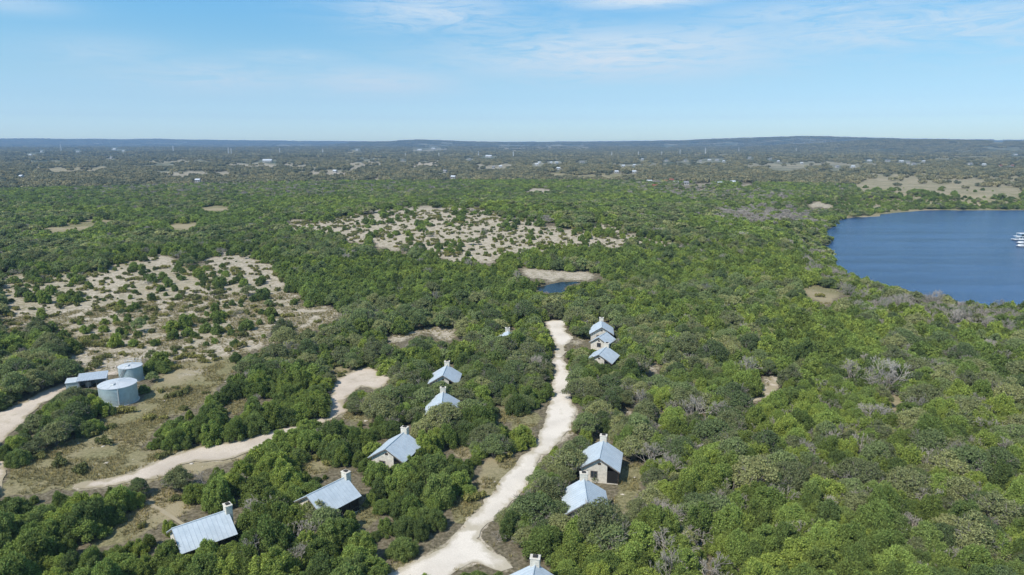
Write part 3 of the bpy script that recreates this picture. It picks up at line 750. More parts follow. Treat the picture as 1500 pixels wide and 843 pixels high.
# ------------------------------------------------------------------ plants: shapes
def icos():
    bm = bmesh.new(); bmesh.ops.create_icosphere(bm, subdivisions=1, radius=1)
    V = np.array([v.co[:] for v in bm.verts]); Fc = [tuple(v.index for v in f.verts) for f in bm.faces]; bm.free(); return V, Fc
ICV, ICF = icos()
def leaf_cloud(g, lobes, n, size, up=.25, aspect=.55, core=.80, low=-.55, spray=0.0):
    """leaf-sprays spread over a set of lobes, with added dark cores that block light; returns V, F, shade"""
    lb = np.array(lobes); w = lb[:, 3] * lb[:, 4]; w /= w.sum()
    k = g.choice(len(lb), int(n * 2.2), p=w)
    d = g.normal(size=(len(k), 3)); d /= np.linalg.norm(d, axis=1)[:, None]
    ok = d[:, 2] > low; k, d = k[ok], d[ok]
    c = lb[k]; dep = 1 - .34 * g.random(len(k)) ** 2 + .11 * g.normal(size=len(k))
    p = c[:, :3] + d * np.stack([c[:, 3], c[:, 3], c[:, 4]], -1) * dep[:, None]
    inside = np.zeros(len(p), bool)
    for q in lb:
        e = (p - q[:3]) / np.array([q[3], q[3], q[4]]); inside |= (e * e).sum(1) < .55
    p, d, dep = p[~inside][:n], d[~inside][:n], dep[~inside][:n]
    n = len(p)
    nr = d + np.array([0, 0, up]) + .55 * g.normal(size=(n, 3)); nr /= np.linalg.norm(nr, axis=1)[:, None]
    a = np.cross(nr, g.normal(size=(n, 3))); a /= np.linalg.norm(a, axis=1)[:, None]; b = np.cross(nr, a)
    s = size * (.6 + .8 * g.random(n))[:, None]
    if spray:
        m = g.random(n) < spray
        ax = d + np.array([0, 0, .55]) + .45 * g.normal(size=(n, 3)); ax /= np.linalg.norm(ax, axis=1)[:, None]
        bx = np.cross(ax, g.normal(size=(n, 3))); bx /= np.linalg.norm(bx, axis=1)[:, None]
        a = np.where(m[:, None], ax * 1.35, a); b = np.where(m[:, None], bx * .8, b)
    V = np.stack([p + a * s, p + b * s * aspect, p - a * s, p - b * s * aspect], 1).reshape(-1, 3)
    Fq = [(4*i, 4*i+1, 4*i+2, 4*i+3) for i in range(n)]
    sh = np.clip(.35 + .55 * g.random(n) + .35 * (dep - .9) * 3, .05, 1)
    if core:  # dark solids added inside the lobes so light cannot seep through, gaps read dark
        off = len(V)
        Vs, Fs = [V], []
        for q in lb:
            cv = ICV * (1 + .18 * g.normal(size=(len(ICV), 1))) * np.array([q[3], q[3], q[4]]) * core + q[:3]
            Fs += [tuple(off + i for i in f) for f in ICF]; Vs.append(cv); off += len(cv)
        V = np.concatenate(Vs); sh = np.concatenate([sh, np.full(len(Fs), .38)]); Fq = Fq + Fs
    return V, Fq, sh
def juniper_lobes(g, R, H, n):
    out = []
    ax_, ay_ = R * .18 * g.normal(), R * .18 * g.normal()
    for i in range(n):
        t = (i + .5) / n
        z = .10 * H + t * .74 * H + .05 * H * g.normal()
        rad = R * math.sqrt(max(0, 1 - t ** 1.9)) * .82 + .12
        a = i * 2.399 + g.random() * 1.4
        q = math.sqrt(g.random()) * .6 + .45
        r = R * (.17 + .17 * g.random() ** 1.5) * (1.05 - .25 * t)
        out.append((math.cos(a) * rad * q + ax_ * t, math.sin(a) * rad * q + ay_ * t, max(z, r * .8), r, r * (1.0 + .6 * g.random())))
    out.append((ax_ * .4, ay_ * .4, H * .36, R * .60, H * .32))
    return out
def oak_lobes(g, R, H, n):
    out = []
    for i in range(n):
        a = i * 2.399 + g.random(); q = math.sqrt((i + .5) / n)
        r = R * (.17 + .15 * g.random())
        z = H * (.86 - .42 * q * q) - r * .4 + .25 * g.normal()
        out.append((math.cos(a) * R * q * .82, math.sin(a) * R * q * .82, max(z, r + .5), r, r * .68))
    return out
def trunk_mb(g, H, R, n=5, r0=.16):
    mb = MB()
    for i in range(n):
        a = 2 * PI * i / n + g.random(); b = Vector((.12 * math.cos(a), .12 * math.sin(a), -.3))
        m = Vector((R * .28 * math.cos(a), R * .28 * math.sin(a), H * .32)); e = Vector((R * .55 * math.cos(a + .3), R * .55 * math.sin(a + .3), H * .68))
        mb.tube(b, m, r0, r0 * .7, 6); mb.tube(m, e, r0 * .7, r0 * .25, 5)
        e2 = Vector((R * .4 * math.cos(a - .6), R * .4 * math.sin(a - .6), H * .72)); mb.tube(m, e2, r0 * .5, r0 * .2, 5)
    return mb
def bare_mb(g, H, R, depth=5, thick=.13, thin=.024):
    """a leafless tree: limbs that fork down to thin twigs"""
    trunk, twigs = MB(), MB()
    def grow(p, d, L, r, k):
        e = p + d * L
        (trunk if k <= 1 else twigs).tube(p, e, r, r * .68, 5 if k < 2 else 3)
        if k >= depth: return
        for _ in range(2 if k < 1 else (3 if g.random() < .55 else 2)):
            nd = (d + Vector(g.normal(size=3)) * .52 + Vector((0, 0, .10))).normalized()
            if nd.z < -.1: nd.z = .05
            grow(e, nd, L * (.66 + .22 * g.random()), max(r * .62, thin), k + 1)
    n = 4
    for i in range(n):
        a = 2 * PI * i / n + g.random() * .8
        grow(Vector((.1 * math.cos(a), .1 * math.sin(a), -.2)), Vector((math.cos(a) * R / H * 1.0, math.sin(a) * R / H * 1.0, 1)).normalized(), H * .30, thick, 0)
    return trunk, twigs

G = np.random.default_rng(5)
KINDS = {}      # kind -> list of near shapes: dict(crown mesh, trunk mesh, tone, R, H)
def near_shapes():
    J = []
    for i, (tone, R, H) in enumerate([('olive', 2.5, 4.2), ('olive', 2.9, 4.7), ('olive', 2.2, 4.6), ('mid', 2.6, 4.5), ('mid', 2.9, 4.9), ('mid', 2.3, 3.9), ('dark', 2.7, 4.8), ('dark', 3.0, 4.4), ('dark', 2.3, 4.9)]):
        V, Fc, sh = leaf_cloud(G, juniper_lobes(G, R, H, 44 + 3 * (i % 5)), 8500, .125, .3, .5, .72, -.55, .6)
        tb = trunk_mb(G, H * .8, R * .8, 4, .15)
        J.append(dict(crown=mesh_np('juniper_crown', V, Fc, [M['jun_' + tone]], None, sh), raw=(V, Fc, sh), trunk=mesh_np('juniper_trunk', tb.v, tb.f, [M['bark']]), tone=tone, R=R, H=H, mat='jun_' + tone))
    KINDS['juniper_tree'] = J
    O = []
    for i, (tone, R, H) in enumerate([('grey', 3.3, 5.6), ('grey', 2.9, 5.0), ('grey', 3.8, 6.2), ('dark', 3.2, 5.6), ('dark', 3.7, 6.0)]):
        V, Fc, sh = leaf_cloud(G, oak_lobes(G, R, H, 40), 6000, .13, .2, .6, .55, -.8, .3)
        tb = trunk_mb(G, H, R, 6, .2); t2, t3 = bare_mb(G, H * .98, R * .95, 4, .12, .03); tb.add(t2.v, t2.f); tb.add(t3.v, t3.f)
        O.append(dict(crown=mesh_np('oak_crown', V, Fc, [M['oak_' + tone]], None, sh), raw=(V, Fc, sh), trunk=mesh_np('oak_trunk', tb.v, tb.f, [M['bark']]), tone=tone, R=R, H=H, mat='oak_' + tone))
    KINDS['oak_tree'] = O
    B = []
    for tone, R, H in [('grey', 2.4, 4.6), ('grey', 2.8, 4.2), ('grey', 2.1, 5.0), ('pale', 3.4, 5.6)]:
        tb, tw = bare_mb(G, H, R, 6 if tone == 'pale' else 5, .19 if tone == 'pale' else .12)
        mt = M['pale_wood'] if tone == 'pale' else M['bare_wood']
        B.append(dict(crown=mesh_np('bare_branches', tw.v, tw.f, [mt]), raw=(np.array(tw.v), tw.f, np.ones(len(tw.f))), trunk=mesh_np('bare_trunk', tb.v, tb.f, [mt]), tone=tone, R=R, H=H, mat='bare_wood'))
    KINDS['bare_tree'] = B
    S = []
    for R, H in [(1.0, 1.1), (.8, .9), (1.25, 1.4)]:
        V, Fc, sh = leaf_cloud(G, [(G.normal() * R * .4, G.normal() * R * .4, H * .45, R * .5, H * .45) for _ in range(6)], 420, .16, .2, .6, .7)
        tb = MB()
        for q in range(4): tb.tube((0, 0, -.1), (math.cos(q * 1.6) * R * .4, math.sin(q * 1.6) * R * .4, H * .5), .04, .02, 4)
        S.append(dict(crown=mesh_np('shrub_crown', V, Fc, [M['shrub']], None, sh), raw=(V, Fc, sh), trunk=mesh_np('shrub_stem', tb.v, tb.f, [M['bark']]), tone='olive', R=R, H=H, mat='shrub'))
    KINDS['shrub'] = S
near_shapes()

# ------------------------------------------------------------------ where every tree stands
def jitter_field(r0, r1, s, az):
    az = math.radians(az)
    X = r1 * math.sin(az)
    gx, gy = np.meshgrid(np.arange(-X, X, s), np.arange(r0 * math.cos(az), r1, s))
    gx[::2] += s / 2
    gx = gx + (rng.random(gx.shape) - .5) * s * .85; gy = gy + (rng.random(gy.shape) - .5) * s * .85
    r = np.hypot(gx, gy); m = (r >= r0) & (r < r1) & (np.abs(np.arctan2(gx, gy)) < az)
    return gx[m], gy[m]
CLEARB = np.minimum(1, CLEAR)
def sample(L, u, v):
    iu = u.astype(int); iv = v.astype(int)
    ok = (iu >= 0) & (iu < RW) & (iv >= 0) & (iv < RH)
    out = np.zeros(len(u), np.float32); out[ok] = L[iv[ok], iu[ok]]
    return out
ELL = [(0, 0)] + [(.72 * math.cos(q), .72 * math.sin(q)) for q in np.linspace(0, 2 * PI, 8, endpoint=False)] + [(.4, .4), (-.4, .4), (.4, -.4), (-.4, -.4)]
def covered(x, y, z, R, H):
    """share of a crown of radius R and height H that would hide ground the photograph shows open"""
    u, v, d = project(x, y, z + H * .5)
    a = R * F / d; b = (H * .5 * .93 + R * .25) * F / d
    s = np.zeros(len(x))
    for ex, ey in ELL: s += sample(CLEARB, u + a * ex, v + b * ey)
    return s / len(ELL)
def placeable(x, y):
    m = ~in_poly(x, y, LAKE) & ~in_poly(x, y, POND)
    for w in ROADW: m &= ~in_poly(x, y, w)
    sh_ = m & (y > 640) & (y < 1100) & (x > 330) & (x < 900)
    if sh_.any():
        ok_ = dist_poly(x[sh_], y[sh_], LAKE) > 6; m[np.where(sh_)[0][~ok_]] = False
    for cx, cy, rz, L, W, _ in CABINS:
        dx, dy = x - cx, y - cy
        lx = dx * math.cos(rz) + dy * math.sin(rz); ly = -dx * math.sin(rz) + dy * math.cos(rz)
        m &= ~((np.abs(lx) < W / 2 + .4) & (np.abs(ly) < L / 2 + .4))
    for tx, ty, R in TANKS: m &= np.hypot(x - tx, y - ty) > R + 2
    m &= np.hypot(x - SHED[0], y - SHED[1]) > 6
    return m
def plant_band(r0, r1, s, az, base_scale):
    x, y = jitter_field(r0, r1, s, az)
    m = placeable(x, y); x, y = x[m], y[m]
    z = terrain(x, y)
    u, v, d = project(x, y, z)
    sp = sample(SPARSE, u, v); gy = sample(GREY, u, v)
    # clumpy thinning in open glades, small random gaps elsewhere
    cl = vnoise(x, y, 9, 2) * .6 + vnoise(x, y, 24, 4) * .4
    keep = np.where(sp > 0, cl * .22 + rng.random(len(x)) * .78 > np.minimum(sp * 1.06, .93), cl + .5 * rng.random(len(x)) > .33 + .13 * smooth(30, -40, x) * smooth(330, 240, y))
    x, y, z, sp, gy, d = (q[keep] for q in (x, y, z, sp, gy, d))
    n = len(x)
    size = base_scale * (.48 + .72 * rng.random(n) ** 1.2 + .22 * (vnoise(x, y, 30, 6) - .3)) * np.where(sp > .3, .82, 1.0)
    size = np.where((sp > .3) & (rng.random(n) < .3), size * .6, size)
    R, H = 2.95, 5.3
    done = np.zeros(n, bool); fin = size.copy()
    for k in (1, .76, .58, .42):
        c = covered(x, y, z, R * size * k, H * size * k) <= .05
        new = c & ~done; fin[new] = size[new] * k; done |= c
    x, y, z, sp, gy, size = (q[done] for q in (x, y, z, sp, gy, fin))
    n = len(x)
    q = rng.random(n); on = vnoise(x, y, 40, 12) * .6 + vnoise(x, y, 15, 13) * .4
    kind = np.where(q < gy + .03, 2, np.where(rng.random(n) < np.where(sp > .3, .08, smooth(.40, .76, on) * .62), 1, 0))
    return x, y, z, size, kind
near_b = plant_band(62, 430, 2.7, 47, .92)
EXTRA = []   # singled-out trees: kind, shape index, u, v of the foot, scale
for kd, i, u, v, s in [(2, 3, 1303, 566, 1.25), (2, 0, 850, 770, 1.2), (0, 6, 240, 547, .62), (1, 3, 205, 727, .62), (2, 1, 300, 712, .7), (1, 0, 262, 718, .8), (0, 0, 766, 650, .95), (0, 3, 514, 610, .8), (1, 1, 522, 606, .75), (2, 3, 1085, 352, 1.0), (2, 1, 868, 772, 1.25), (1, 3, 736, 519, 1.1), (0, 4, 751, 520, 1.3), (0, 6, 761, 514, 1.0), (1, 3, 646, 590, .95), (0, 3, 637, 584, .85), (0, 5, 657, 580, .7), (0, 1, 483, 786, .8), (0, 6, 868, 700, .7), (0, 2, 567, 699, .9), (0, 5, 583, 698, .75), (1, 1, 463, 768, 1.0), (1, 3, 478, 785, .8), (0, 4, 553, 706, .8), (0, 3, 641, 617, .8), (1, 0, 655, 622, .9)]:
    a = at(u, v); EXTRA.append((kd, i, float(a[0][0]), float(a[1][0]), float(a[2][0]), s))

names = ['juniper_tree', 'oak_tree', 'bare_tree', 'shrub']
rec = {'x': near_b[0], 'y': near_b[1], 'z': near_b[2], 's': near_b[3], 'k': near_b[4]}
# low bushes on open ground
sx, sy = jitter_field(84, 520, 2.4, 40)
m = placeable(sx, sy); sx, sy = sx[m], sy[m]; sz = terrain(sx, sy); su, sv, _ = project(sx, sy, sz)
gm = np.maximum(sample(GRASS, su, sv), .7 * sample(BARE, su, sv)); edge = sample(blur(CLEAR, 6), su, sv)
sps = sample(SPARSE, su, sv)
m = (gm > .1) & (rng.random(len(sx)) < (.10 + .30 * (sps > .3) * vnoise(sx, sy, 12, 55)) * gm * ((sps > .3) | (np.hypot(sx, sy) < 300)) + .10 * (edge > .1) * (edge < .7)) & (sample(CLEAR, su, sv) * (sample(GRASS, su, sv) < .3) < .5)
rec['x'] = np.concatenate([rec['x'], sx[m]]); rec['y'] = np.concatenate([rec['y'], sy[m]]); rec['z'] = np.concatenate([rec['z'], sz[m]])
rec['s'] = np.concatenate([rec['s'], .5 + .8 * rng.random(m.sum())]); rec['k'] = np.concatenate([rec['k'], np.full(m.sum(), 3)])
N = len(rec['x'])
rec['i'] = np.array([rng.integers(len(KINDS[names[k]]) - (1 if k == 2 else 0)) for k in rec['k']])
# junipers: the tone follows the stand they grow in
jm = rec['k'] == 0
tone = vnoise(rec['x'], rec['y'], 35, 31) * .55 + rng.random(N) * .55 + .05 * np.clip(rec['x'] / 80, -1, 1)
tb = np.where(tone > .62, 0, np.where(tone > .40, 1, 2))
rec['i'] = np.where(jm, tb * 3 + rng.integers(0, 3, N), rec['i'])
rec['rz'] = rng.random(N) * 2 * PI
for kd, i, ex, ey, ez, s in EXTRA:
    drop = np.hypot(rec['x'] - ex, rec['y'] - ey) < 2.2
    for key in rec: rec[key] = rec[key][~drop]
    for key, val in (('x', ex), ('y', ey), ('z', ez), ('s', s), ('k', kd), ('i', i), ('rz', rng.random() * 6)): rec[key] = np.append(rec[key], val)
rec['k'] = rec['k'].astype(int); rec['i'] = rec['i'].astype(int)
N = len(rec['x'])
U, V, Dp = project(rec['x'], rec['y'], rec['z'] + 2.2 * rec['s'])
inview = (U > 6) & (U < PW - 6) & (V > 200) & (V < PH - 4)
chosen = np.zeros(N, bool)
show = rec['s'] / Dp
for k in range(4):
    idx = np.where((rec['k'] == k) & inview)[0]
    idx = idx[np.argsort(-show[idx])][:300 if k < 2 else 170]
    chosen[idx] = True
for j in range(len(EXTRA)): chosen[N - 1 - j] = True

# ------------------------------------------------------------------ single trees
cab_name = ['the footpath cabin', 'the long porched cabin', 'the dirt track cabin', 'the bright gabled cabin', 'the cabin behind bare branches', 'the bottom edge cabin', 'the turning place cabin', 'the small outbuilding', 'the cabin below the outbuilding', 'the chimney only cabin', 'the upper paired cabin', 'the lower paired cabin']
marks = [(c[0], c[1], nme, 11.0) for c, nme in zip(CABINS, cab_name)] + [(TANKS[0][0], TANKS[0][1], 'the larger water tank', 14.0), (TANKS[1][0], TANKS[1][1], 'the smaller water tank', 12.0), (SHED[0], SHED[1], 'the metal shed', 11.0), (PONDC[0], PONDC[1], 'the pond', 16.0)]
road_pl = ROADW[0]; track_pl = ROADW[1]
droad = dist_poly(rec['x'], rec['y'], road_pl); dtrack = dist_poly(rec['x'], rec['y'], track_pl)
sizew = lambda s: 'small' if s < .62 else ('' if s < 1.0 else 'large')
kindw = {0: 'juniper', 1: 'oak', 2: 'leafless tree', 3: 'bush'}
tonew = {'olive': 'olive green', 'mid': 'mid green', 'dark': 'dark green', 'grey': 'grey green', 'pale': 'bleached white'}
def where(i):
    x, y = rec['x'][i], rec['y'][i]
    best = None
    for mx, my, nme, rad in marks:
        d = math.hypot(x - mx, y - my)
        if d < rad and (best is None or d < best[0]):
            dx, dy = x - mx, y - my
            side = ('right of' if dx > 0 else 'left of') if abs(dx) > abs(dy) else ('behind' if dy > 0 else 'in front of')
            best = (d, f'{side} {nme}')
    if best: return best[1], True
    if droad[i] < 4.5: return 'edging the white gravel road', False
    if dtrack[i] < 4.0: return 'edging the dirt track', False
    if sample(SPARSE, U[i:i+1], V[i:i+1])[0] > .3: return 'in the stony glade', False
    return ('in the wood right of the road' if U[i] > 830 else ('in the wood left of the road' if U[i] > 480 else 'in the trees on the left side')), False
fixed = {0: 'large bleached dead tree with white forked limbs standing above the right hand wood', 1: 'leafless grey tree standing before the metal cabin roof right of the road', 2: 'lone round dark juniper on open ground right of the smaller water tank',
         3: 'lone small dark oak at the edge of the dirt track above the left cabin', 4: 'small leafless grey tree beside a pale oak on the dirt track bend', 5: 'grey green oak with airy crown on the bend of the dirt track', 6: 'round olive juniper left of the gravel road bend, alone on grass'}
order = np.where(chosen)[0]
order = order[np.argsort(-show[order])]
seen = {}
for i in order:
    k = int(rec['k'][i]); sh = KINDS[names[k]][int(rec['i'][i])]; s = float(rec['s'][i])
    root = empty(names[k], (float(rec['x'][i]), float(rec['y'][i]), float(rec['z'][i])), float(rec['rz'][i]))
    sz_ = s * float(.78 + .42 * G.random())
    root.scale = (s * float(.82 + .38 * G.random()), s * float(.82 + .38 * G.random()), sz_)
    link(D.objects.new('crown', sh['crown']), root)
    link(D.objects.new('stem' if k == 3 else 'trunk', sh['trunk']), root)
    j = i - (N - len(EXTRA))
    tw = '' if k == 2 and sh['tone'] == 'grey' else tonew[sh['tone']]
    if k == 2 and sh['tone'] == 'grey': tw = 'twiggy grey'
    w, near_mark = where(i)
    if j >= 0 and int(j) in fixed: lab = fixed[int(j)]
    else:
        lab = ' '.join(f"{sizew(s)} {tw} {kindw[k]} {w}".split())
        if not near_mark or lab in seen:
            lab = f"{lab}, {U[i] / 15:.0f}% across, {100 - V[i] / 8.43:.0f}% up"
    if lab in seen: lab = f"{tw} {kindw[k]} {w.replace('in the wood ', '').replace('in the trees ', '')}, {U[i] / 15:.1f}% across, {100 - V[i] / 8.43:.1f}% up"
    seen[lab] = seen.get(lab, 0) + 1
    tag(root, lab, {0: 'juniper', 1: 'oak', 2: 'bare tree', 3: 'bush'}[k], {0: 'junipers of the near woodland', 1: 'oaks of the near woodland', 2: 'leafless trees of the near woodland', 3: 'bushes on open ground'}[k])

# ------------------------------------------------------------------ the mass of the woodland (uncountable)
def gn_scatter(name, protos, mats, pts, label=None, cat=None):
    """one stuff object whose own mesh holds the plant shapes and the points they grow on"""
    Vs, Fs, sh, mi, pv = [], [], [], [], []
    off = 0
    for k, (V_, F_, s_, m_) in enumerate(protos):
        V_ = np.asarray(V_); Vs.append(V_); Fs += [tuple(off + a for a in f) for f in F_]
        off += len(V_); sh.append(np.asarray(s_)); mi.append(np.full(len(F_), m_) if np.isscalar(m_) else np.asarray(m_)); pv.append(np.full(len(V_), k))
    n0 = off
    P, PI_, RZ, SC = pts
    Vs.append(P); pv.append(100 + PI_)
    Vall = np.concatenate(Vs).astype(np.float32)
    me = D.meshes.new(name)
    me.from_pydata([tuple(v) for v in Vall[:n0].tolist()], [], Fs)
    me.vertices.add(len(P))
    me.vertices.foreach_set('co', Vall.ravel())
    for m_ in mats: me.materials.append(m_)
    me.polygons.foreach_set('material_index', np.concatenate(mi).astype(np.int32))
    me.attributes.new('shade', 'FLOAT', 'FACE').data.foreach_set('value', np.concatenate(sh).astype(np.float32))
    me.attributes.new('pv', 'INT', 'POINT').data.foreach_set('value', np.concatenate(pv).astype(np.int32))
    rot = np.zeros((len(Vall), 3), np.float32); rot[n0:, 2] = RZ
    scl = np.ones((len(Vall), 3), np.float32); scl[n0:] = SC
    me.attributes.new('prot', 'FLOAT_VECTOR', 'POINT').data.foreach_set('vector', rot.ravel())
    me.attributes.new('pscl', 'FLOAT_VECTOR', 'POINT').data.foreach_set('vector', scl.ravel())
    me.update()
    o = link(D.objects.new(name, me)); tag(o, label, cat, None, 'stuff')
    ng = D.node_groups.new(name + '_growth', 'GeometryNodeTree')
    ng.interface.new_socket('Geometry', in_out='INPUT', socket_type='NodeSocketGeometry')
    ng.interface.new_socket('Geometry', in_out='OUTPUT', socket_type='NodeSocketGeometry')
    nn = ng.nodes.new; ll = ng.links.new
    gi, go, jn = nn('NodeGroupInput'), nn('NodeGroupOutput'), nn('GeometryNodeJoinGeometry')
    def named(t, dt):
        a = nn('GeometryNodeInputNamedAttribute'); a.data_type = dt; a.inputs['Name'].default_value = t
        return next(q for q in a.outputs if q.name == 'Attribute' and q.enabled)
    apv, art, asc = named('pv', 'INT'), named('prot', 'FLOAT_VECTOR'), named('pscl', 'FLOAT_VECTOR')
    def sel(v):
        c = nn('FunctionNodeCompare'); c.data_type = 'INT'; c.operation = 'EQUAL'
        ins = [q for q in c.inputs if q.enabled]
        ll(apv, ins[0]); ins[1].default_value = v
        s_ = nn('GeometryNodeSeparateGeometry'); s_.domain = 'POINT'
        ll(gi.outputs[0], s_.inputs['Geometry']); ll(c.outputs[0], s_.inputs['Selection'])
        return s_.outputs[0]
    for k in range(len(protos)):
        g2 = nn('GeometryNodeGeometryToInstance'); ll(sel(k), g2.inputs[0])
        ip = nn('GeometryNodeInstanceOnPoints'); ll(sel(100 + k), ip.inputs['Points']); ll(g2.outputs[0], ip.inputs['Instance'])
        ll(art, ip.inputs['Rotation']); ll(asc, ip.inputs['Scale']); ll(ip.outputs[0], jn.inputs[0])
    ll(jn.outputs[0], go.inputs[0])
    md = o.modifiers.new('growth', 'NODES'); md.node_group = ng
    return o

def lod_juniper(n, size, count, lob=12):
    out = []
    for R, H in [(2.5, 4.1), (2.9, 4.5), (2.3, 4.2)][:count]:
        out.append(leaf_cloud(G, juniper_lobes(G, R, H, lob), n, size, .3, .5, .72, -.55, .55))
    return out
def lod_oak(n, size, count, lob=14):
    return [leaf_cloud(G, oak_lobes(G, R, H, lob), n, size, .25, .6, .62, -.6, .3) for R, H in [(3.3, 5.5), (3.0, 5.1)][:count]]
NEAR_R = 175.0
rr = np.hypot(rec['x'], rec['y'])
rest = ~chosen
mid_b = plant_band(430, 1050, 4.2, 44, 1.08)
mid_r = np.hypot(mid_b[0], mid_b[1])
def stuff_kind(k, name, mats, shapes_near, shapes_mid, shapes_far, label, cat, tonefun=None):
    protos = shapes_near + shapes_mid + shapes_far
    a, b = len(shapes_near), len(shapes_mid)
    P, I, RZ, S = [], [], [], []
    m = rest & (rec['k'] == k)
    x, y, z, s = rec['x'][m], rec['y'][m], rec['z'][m], rec['s'][m]; r = rr[m]; ix = rec['i'][m]
    nb = b // 1
    I.append(np.where(r < NEAR_R, ix % a, a + (ix if b >= a else rng.integers(0, b, len(x))) % b))
    P.append(np.stack([x, y, z], -1)); RZ.append(rec['rz'][m]); S.append(np.stack([s * (.82 + .38 * rng.random(len(s))), s * (.82 + .38 * rng.random(len(s))), s * (.78 + .42 * rng.random(len(s)))], -1))
    m = mid_b[4] == k
    x, y, z, s = (mid_b[q][m] for q in range(4))
    if len(x) and shapes_far:
        if tonefun is not None:
            I.append(a + b + tonefun(x, y))
        else: I.append(a + b + rng.integers(0, len(shapes_far), len(x)))
        P.append(np.stack([x, y, z], -1)); RZ.append(rng.random(len(x)) * 2 * PI); S.append(np.stack([s * 1.12, s * 1.12, s * .85], -1))
    gn_scatter(name, protos, mats, (np.concatenate(P), np.concatenate(I).astype(int), np.concatenate(RZ), np.concatenate(S)), label, cat)
def with_mat(lst, m): return [(*q, m) for q in lst]
jn_near = [(*KINDS['juniper_tree'][i]['raw'], i // 3) for i in range(9)]
jm_, jf_ = [], []
for t_ in range(3):
    jm_ += with_mat(lod_juniper(2600, .22, 3, 34), t_)
    jf_ += with_mat(lod_juniper(620, .44, 2, 18), t_)
def jtone(x, y):
    tn = vnoise(x, y, 60, 31) * .6 + rng.random(len(x)) * .5 + .06
    return np.where(tn > .68, 0, np.where(tn > .42, 1, 2)) * 2 + rng.integers(0, 2, len(x))
stuff_kind(0, 'juniper_woodland', [M['jun_olive'], M['jun_mid'], M['jun_dark']], jn_near, jm_, jf_, 'close olive and dark green juniper woodland rolling away beyond the near trees', 'woodland', jtone)
on_ = [(*KINDS['oak_tree'][i]['raw'], i // 3) for i in range(5)]
stuff_kind(1, 'oak_woodland', [M['oak_grey'], M['oak_dark']], on_, with_mat(lod_oak(2300, .22, 2, 26), 0) + with_mat(lod_oak(2300, .22, 2, 26), 1), with_mat(lod_oak(520, .46, 2), 0) + with_mat(lod_oak(520, .46, 1), 1), 'grey green oaks mixed through the juniper woodland beyond the near trees', 'woodland')
bn_ = [(*KINDS['bare_tree'][i]['raw'], 0) for i in range(3)]
def bare_far():
    out = []
    for R, H in ((2.4, 4.4), (2.8, 4.2)):
        _, tw = bare_mb(G, H, R, 5, .16, .06)
        V_ = np.array(tw.v); out.append((V_, tw.f, np.ones(len(tw.f)), 0))
    return out
stuff_kind(2, 'leafless_scrub', [M['bare_wood']], bn_, bn_, bare_far(), 'grey leafless scrub showing in patches through the woodland', 'scrub')
m = rest & (rec['k'] == 3)
gn_scatter('undergrowth', [(*KINDS['shrub'][i]['raw'], 0) for i in range(3)], [M['shrub']], (np.stack([rec['x'][m], rec['y'][m], rec['z'][m]], -1), rec['i'][m], rec['rz'][m], np.stack([rec['s'][m]] * 3, -1)), 'low olive bushes and saplings on open ground beyond the near bushes', 'undergrowth')

W_, T_, RG, RR, RW_ = M['wall_white'], M['wall_tan'], M['roof_grey'], M['roof_red'], M['white_roof']
HOUSES = [(392,238,19,W_,RW_,'long'),(45,228,6,W_,RW_,''),(61,223,5,W_,RW_,''),(114,223,5,W_,RW_,''),(168,220,7,W_,RW_,'bright'),(181,222,4,W_,RW_,''),(290,267,8,W_,RW_,''),(163,233,5,T_,RG,''),(32,261,4,W_,RW_,''),(491,253,6,W_,RW_,''),
 (716,231,14,W_,RW_,'long'),(786,243,8,W_,RW_,''),(790,240,5,W_,RW_,''),(723,247,4,W_,RG,''),(733,246,4,W_,RW_,''),(664,262,7,W_,RW_,''),(652,253,4,W_,RG,''),(590,237,5,T_,RG,''),(635,219,9,W_,RW_,'broad'),(615,221,10,W_,RW_,'broad'),(523,221,5,W_,RW_,''),(688,235,6,W_,RG,''),
 (853,239,9,W_,RG,'big'),(815,240,8,W_,RW_,''),(807,240,4,W_,RW_,''),(818,249,5,W_,RW_,''),(903,254,5,W_,RW_,''),(929,254,4,W_,RW_,''),(951,269,11,W_,RW_,'broad'),(959,276,8,T_,RR,'red roofed'),(990,271,7,W_,RW_,''),(1005,271,7,W_,RG,''),(974,269,4,W_,RR,''),(983,267,3,T_,RR,''),
 (913,245,4,W_,RW_,''),(929,244,5,W_,RW_,''),(941,235,4,W_,RW_,''),(976,237,4,W_,RG,''),(1004,237,4,W_,RG,''),(1039,236,7,W_,RW_,''),(1050,236,8,W_,RG,''),(1026,238,5,W_,RG,''),(1060,238,5,W_,RW_,''),(977,214,5,W_,RW_,''),(1073,270,5,W_,RW_,''),(1054,272,4,W_,RW_,''),
 (1273,237,8,W_,RW_,''),(1249,246,7,W_,RW_,'bright'),(1226,246,4,W_,RG,''),(1353,238,5,W_,RW_,'bright'),(1300,237,8,W_,RG,''),(1320,238,8,W_,RW_,''),(1330,240,6,W_,RG,''),(1338,242,6,W_,RG,''),(1421,242,6,W_,RG,''),(1441,243,6,W_,RW_,''),(1465,245,4,T_,RR,''),(1483,245,6,W_,RR,''),(1462,209,9,W_,RW_,'long'),(1488,228,6,W_,RW_,''),(1098,233,5,W_,RG,''),(1140,238,4,W_,RW_,''),(1128,235,5,W_,RG,''),(1174,241,5,W_,RW_,'')]
for u, v, w, *_ in HOUSES:
    paint([(CLEAR, 1), (BARE, .35), (GRASS, .4)], [(u - w * .6 - 1.5, v - 4), (u + w * .6 + 1.5, v - 4), (u + w * .6 + 3, v + 1.6), (u - w * .6 - 3, v + 1.6)])
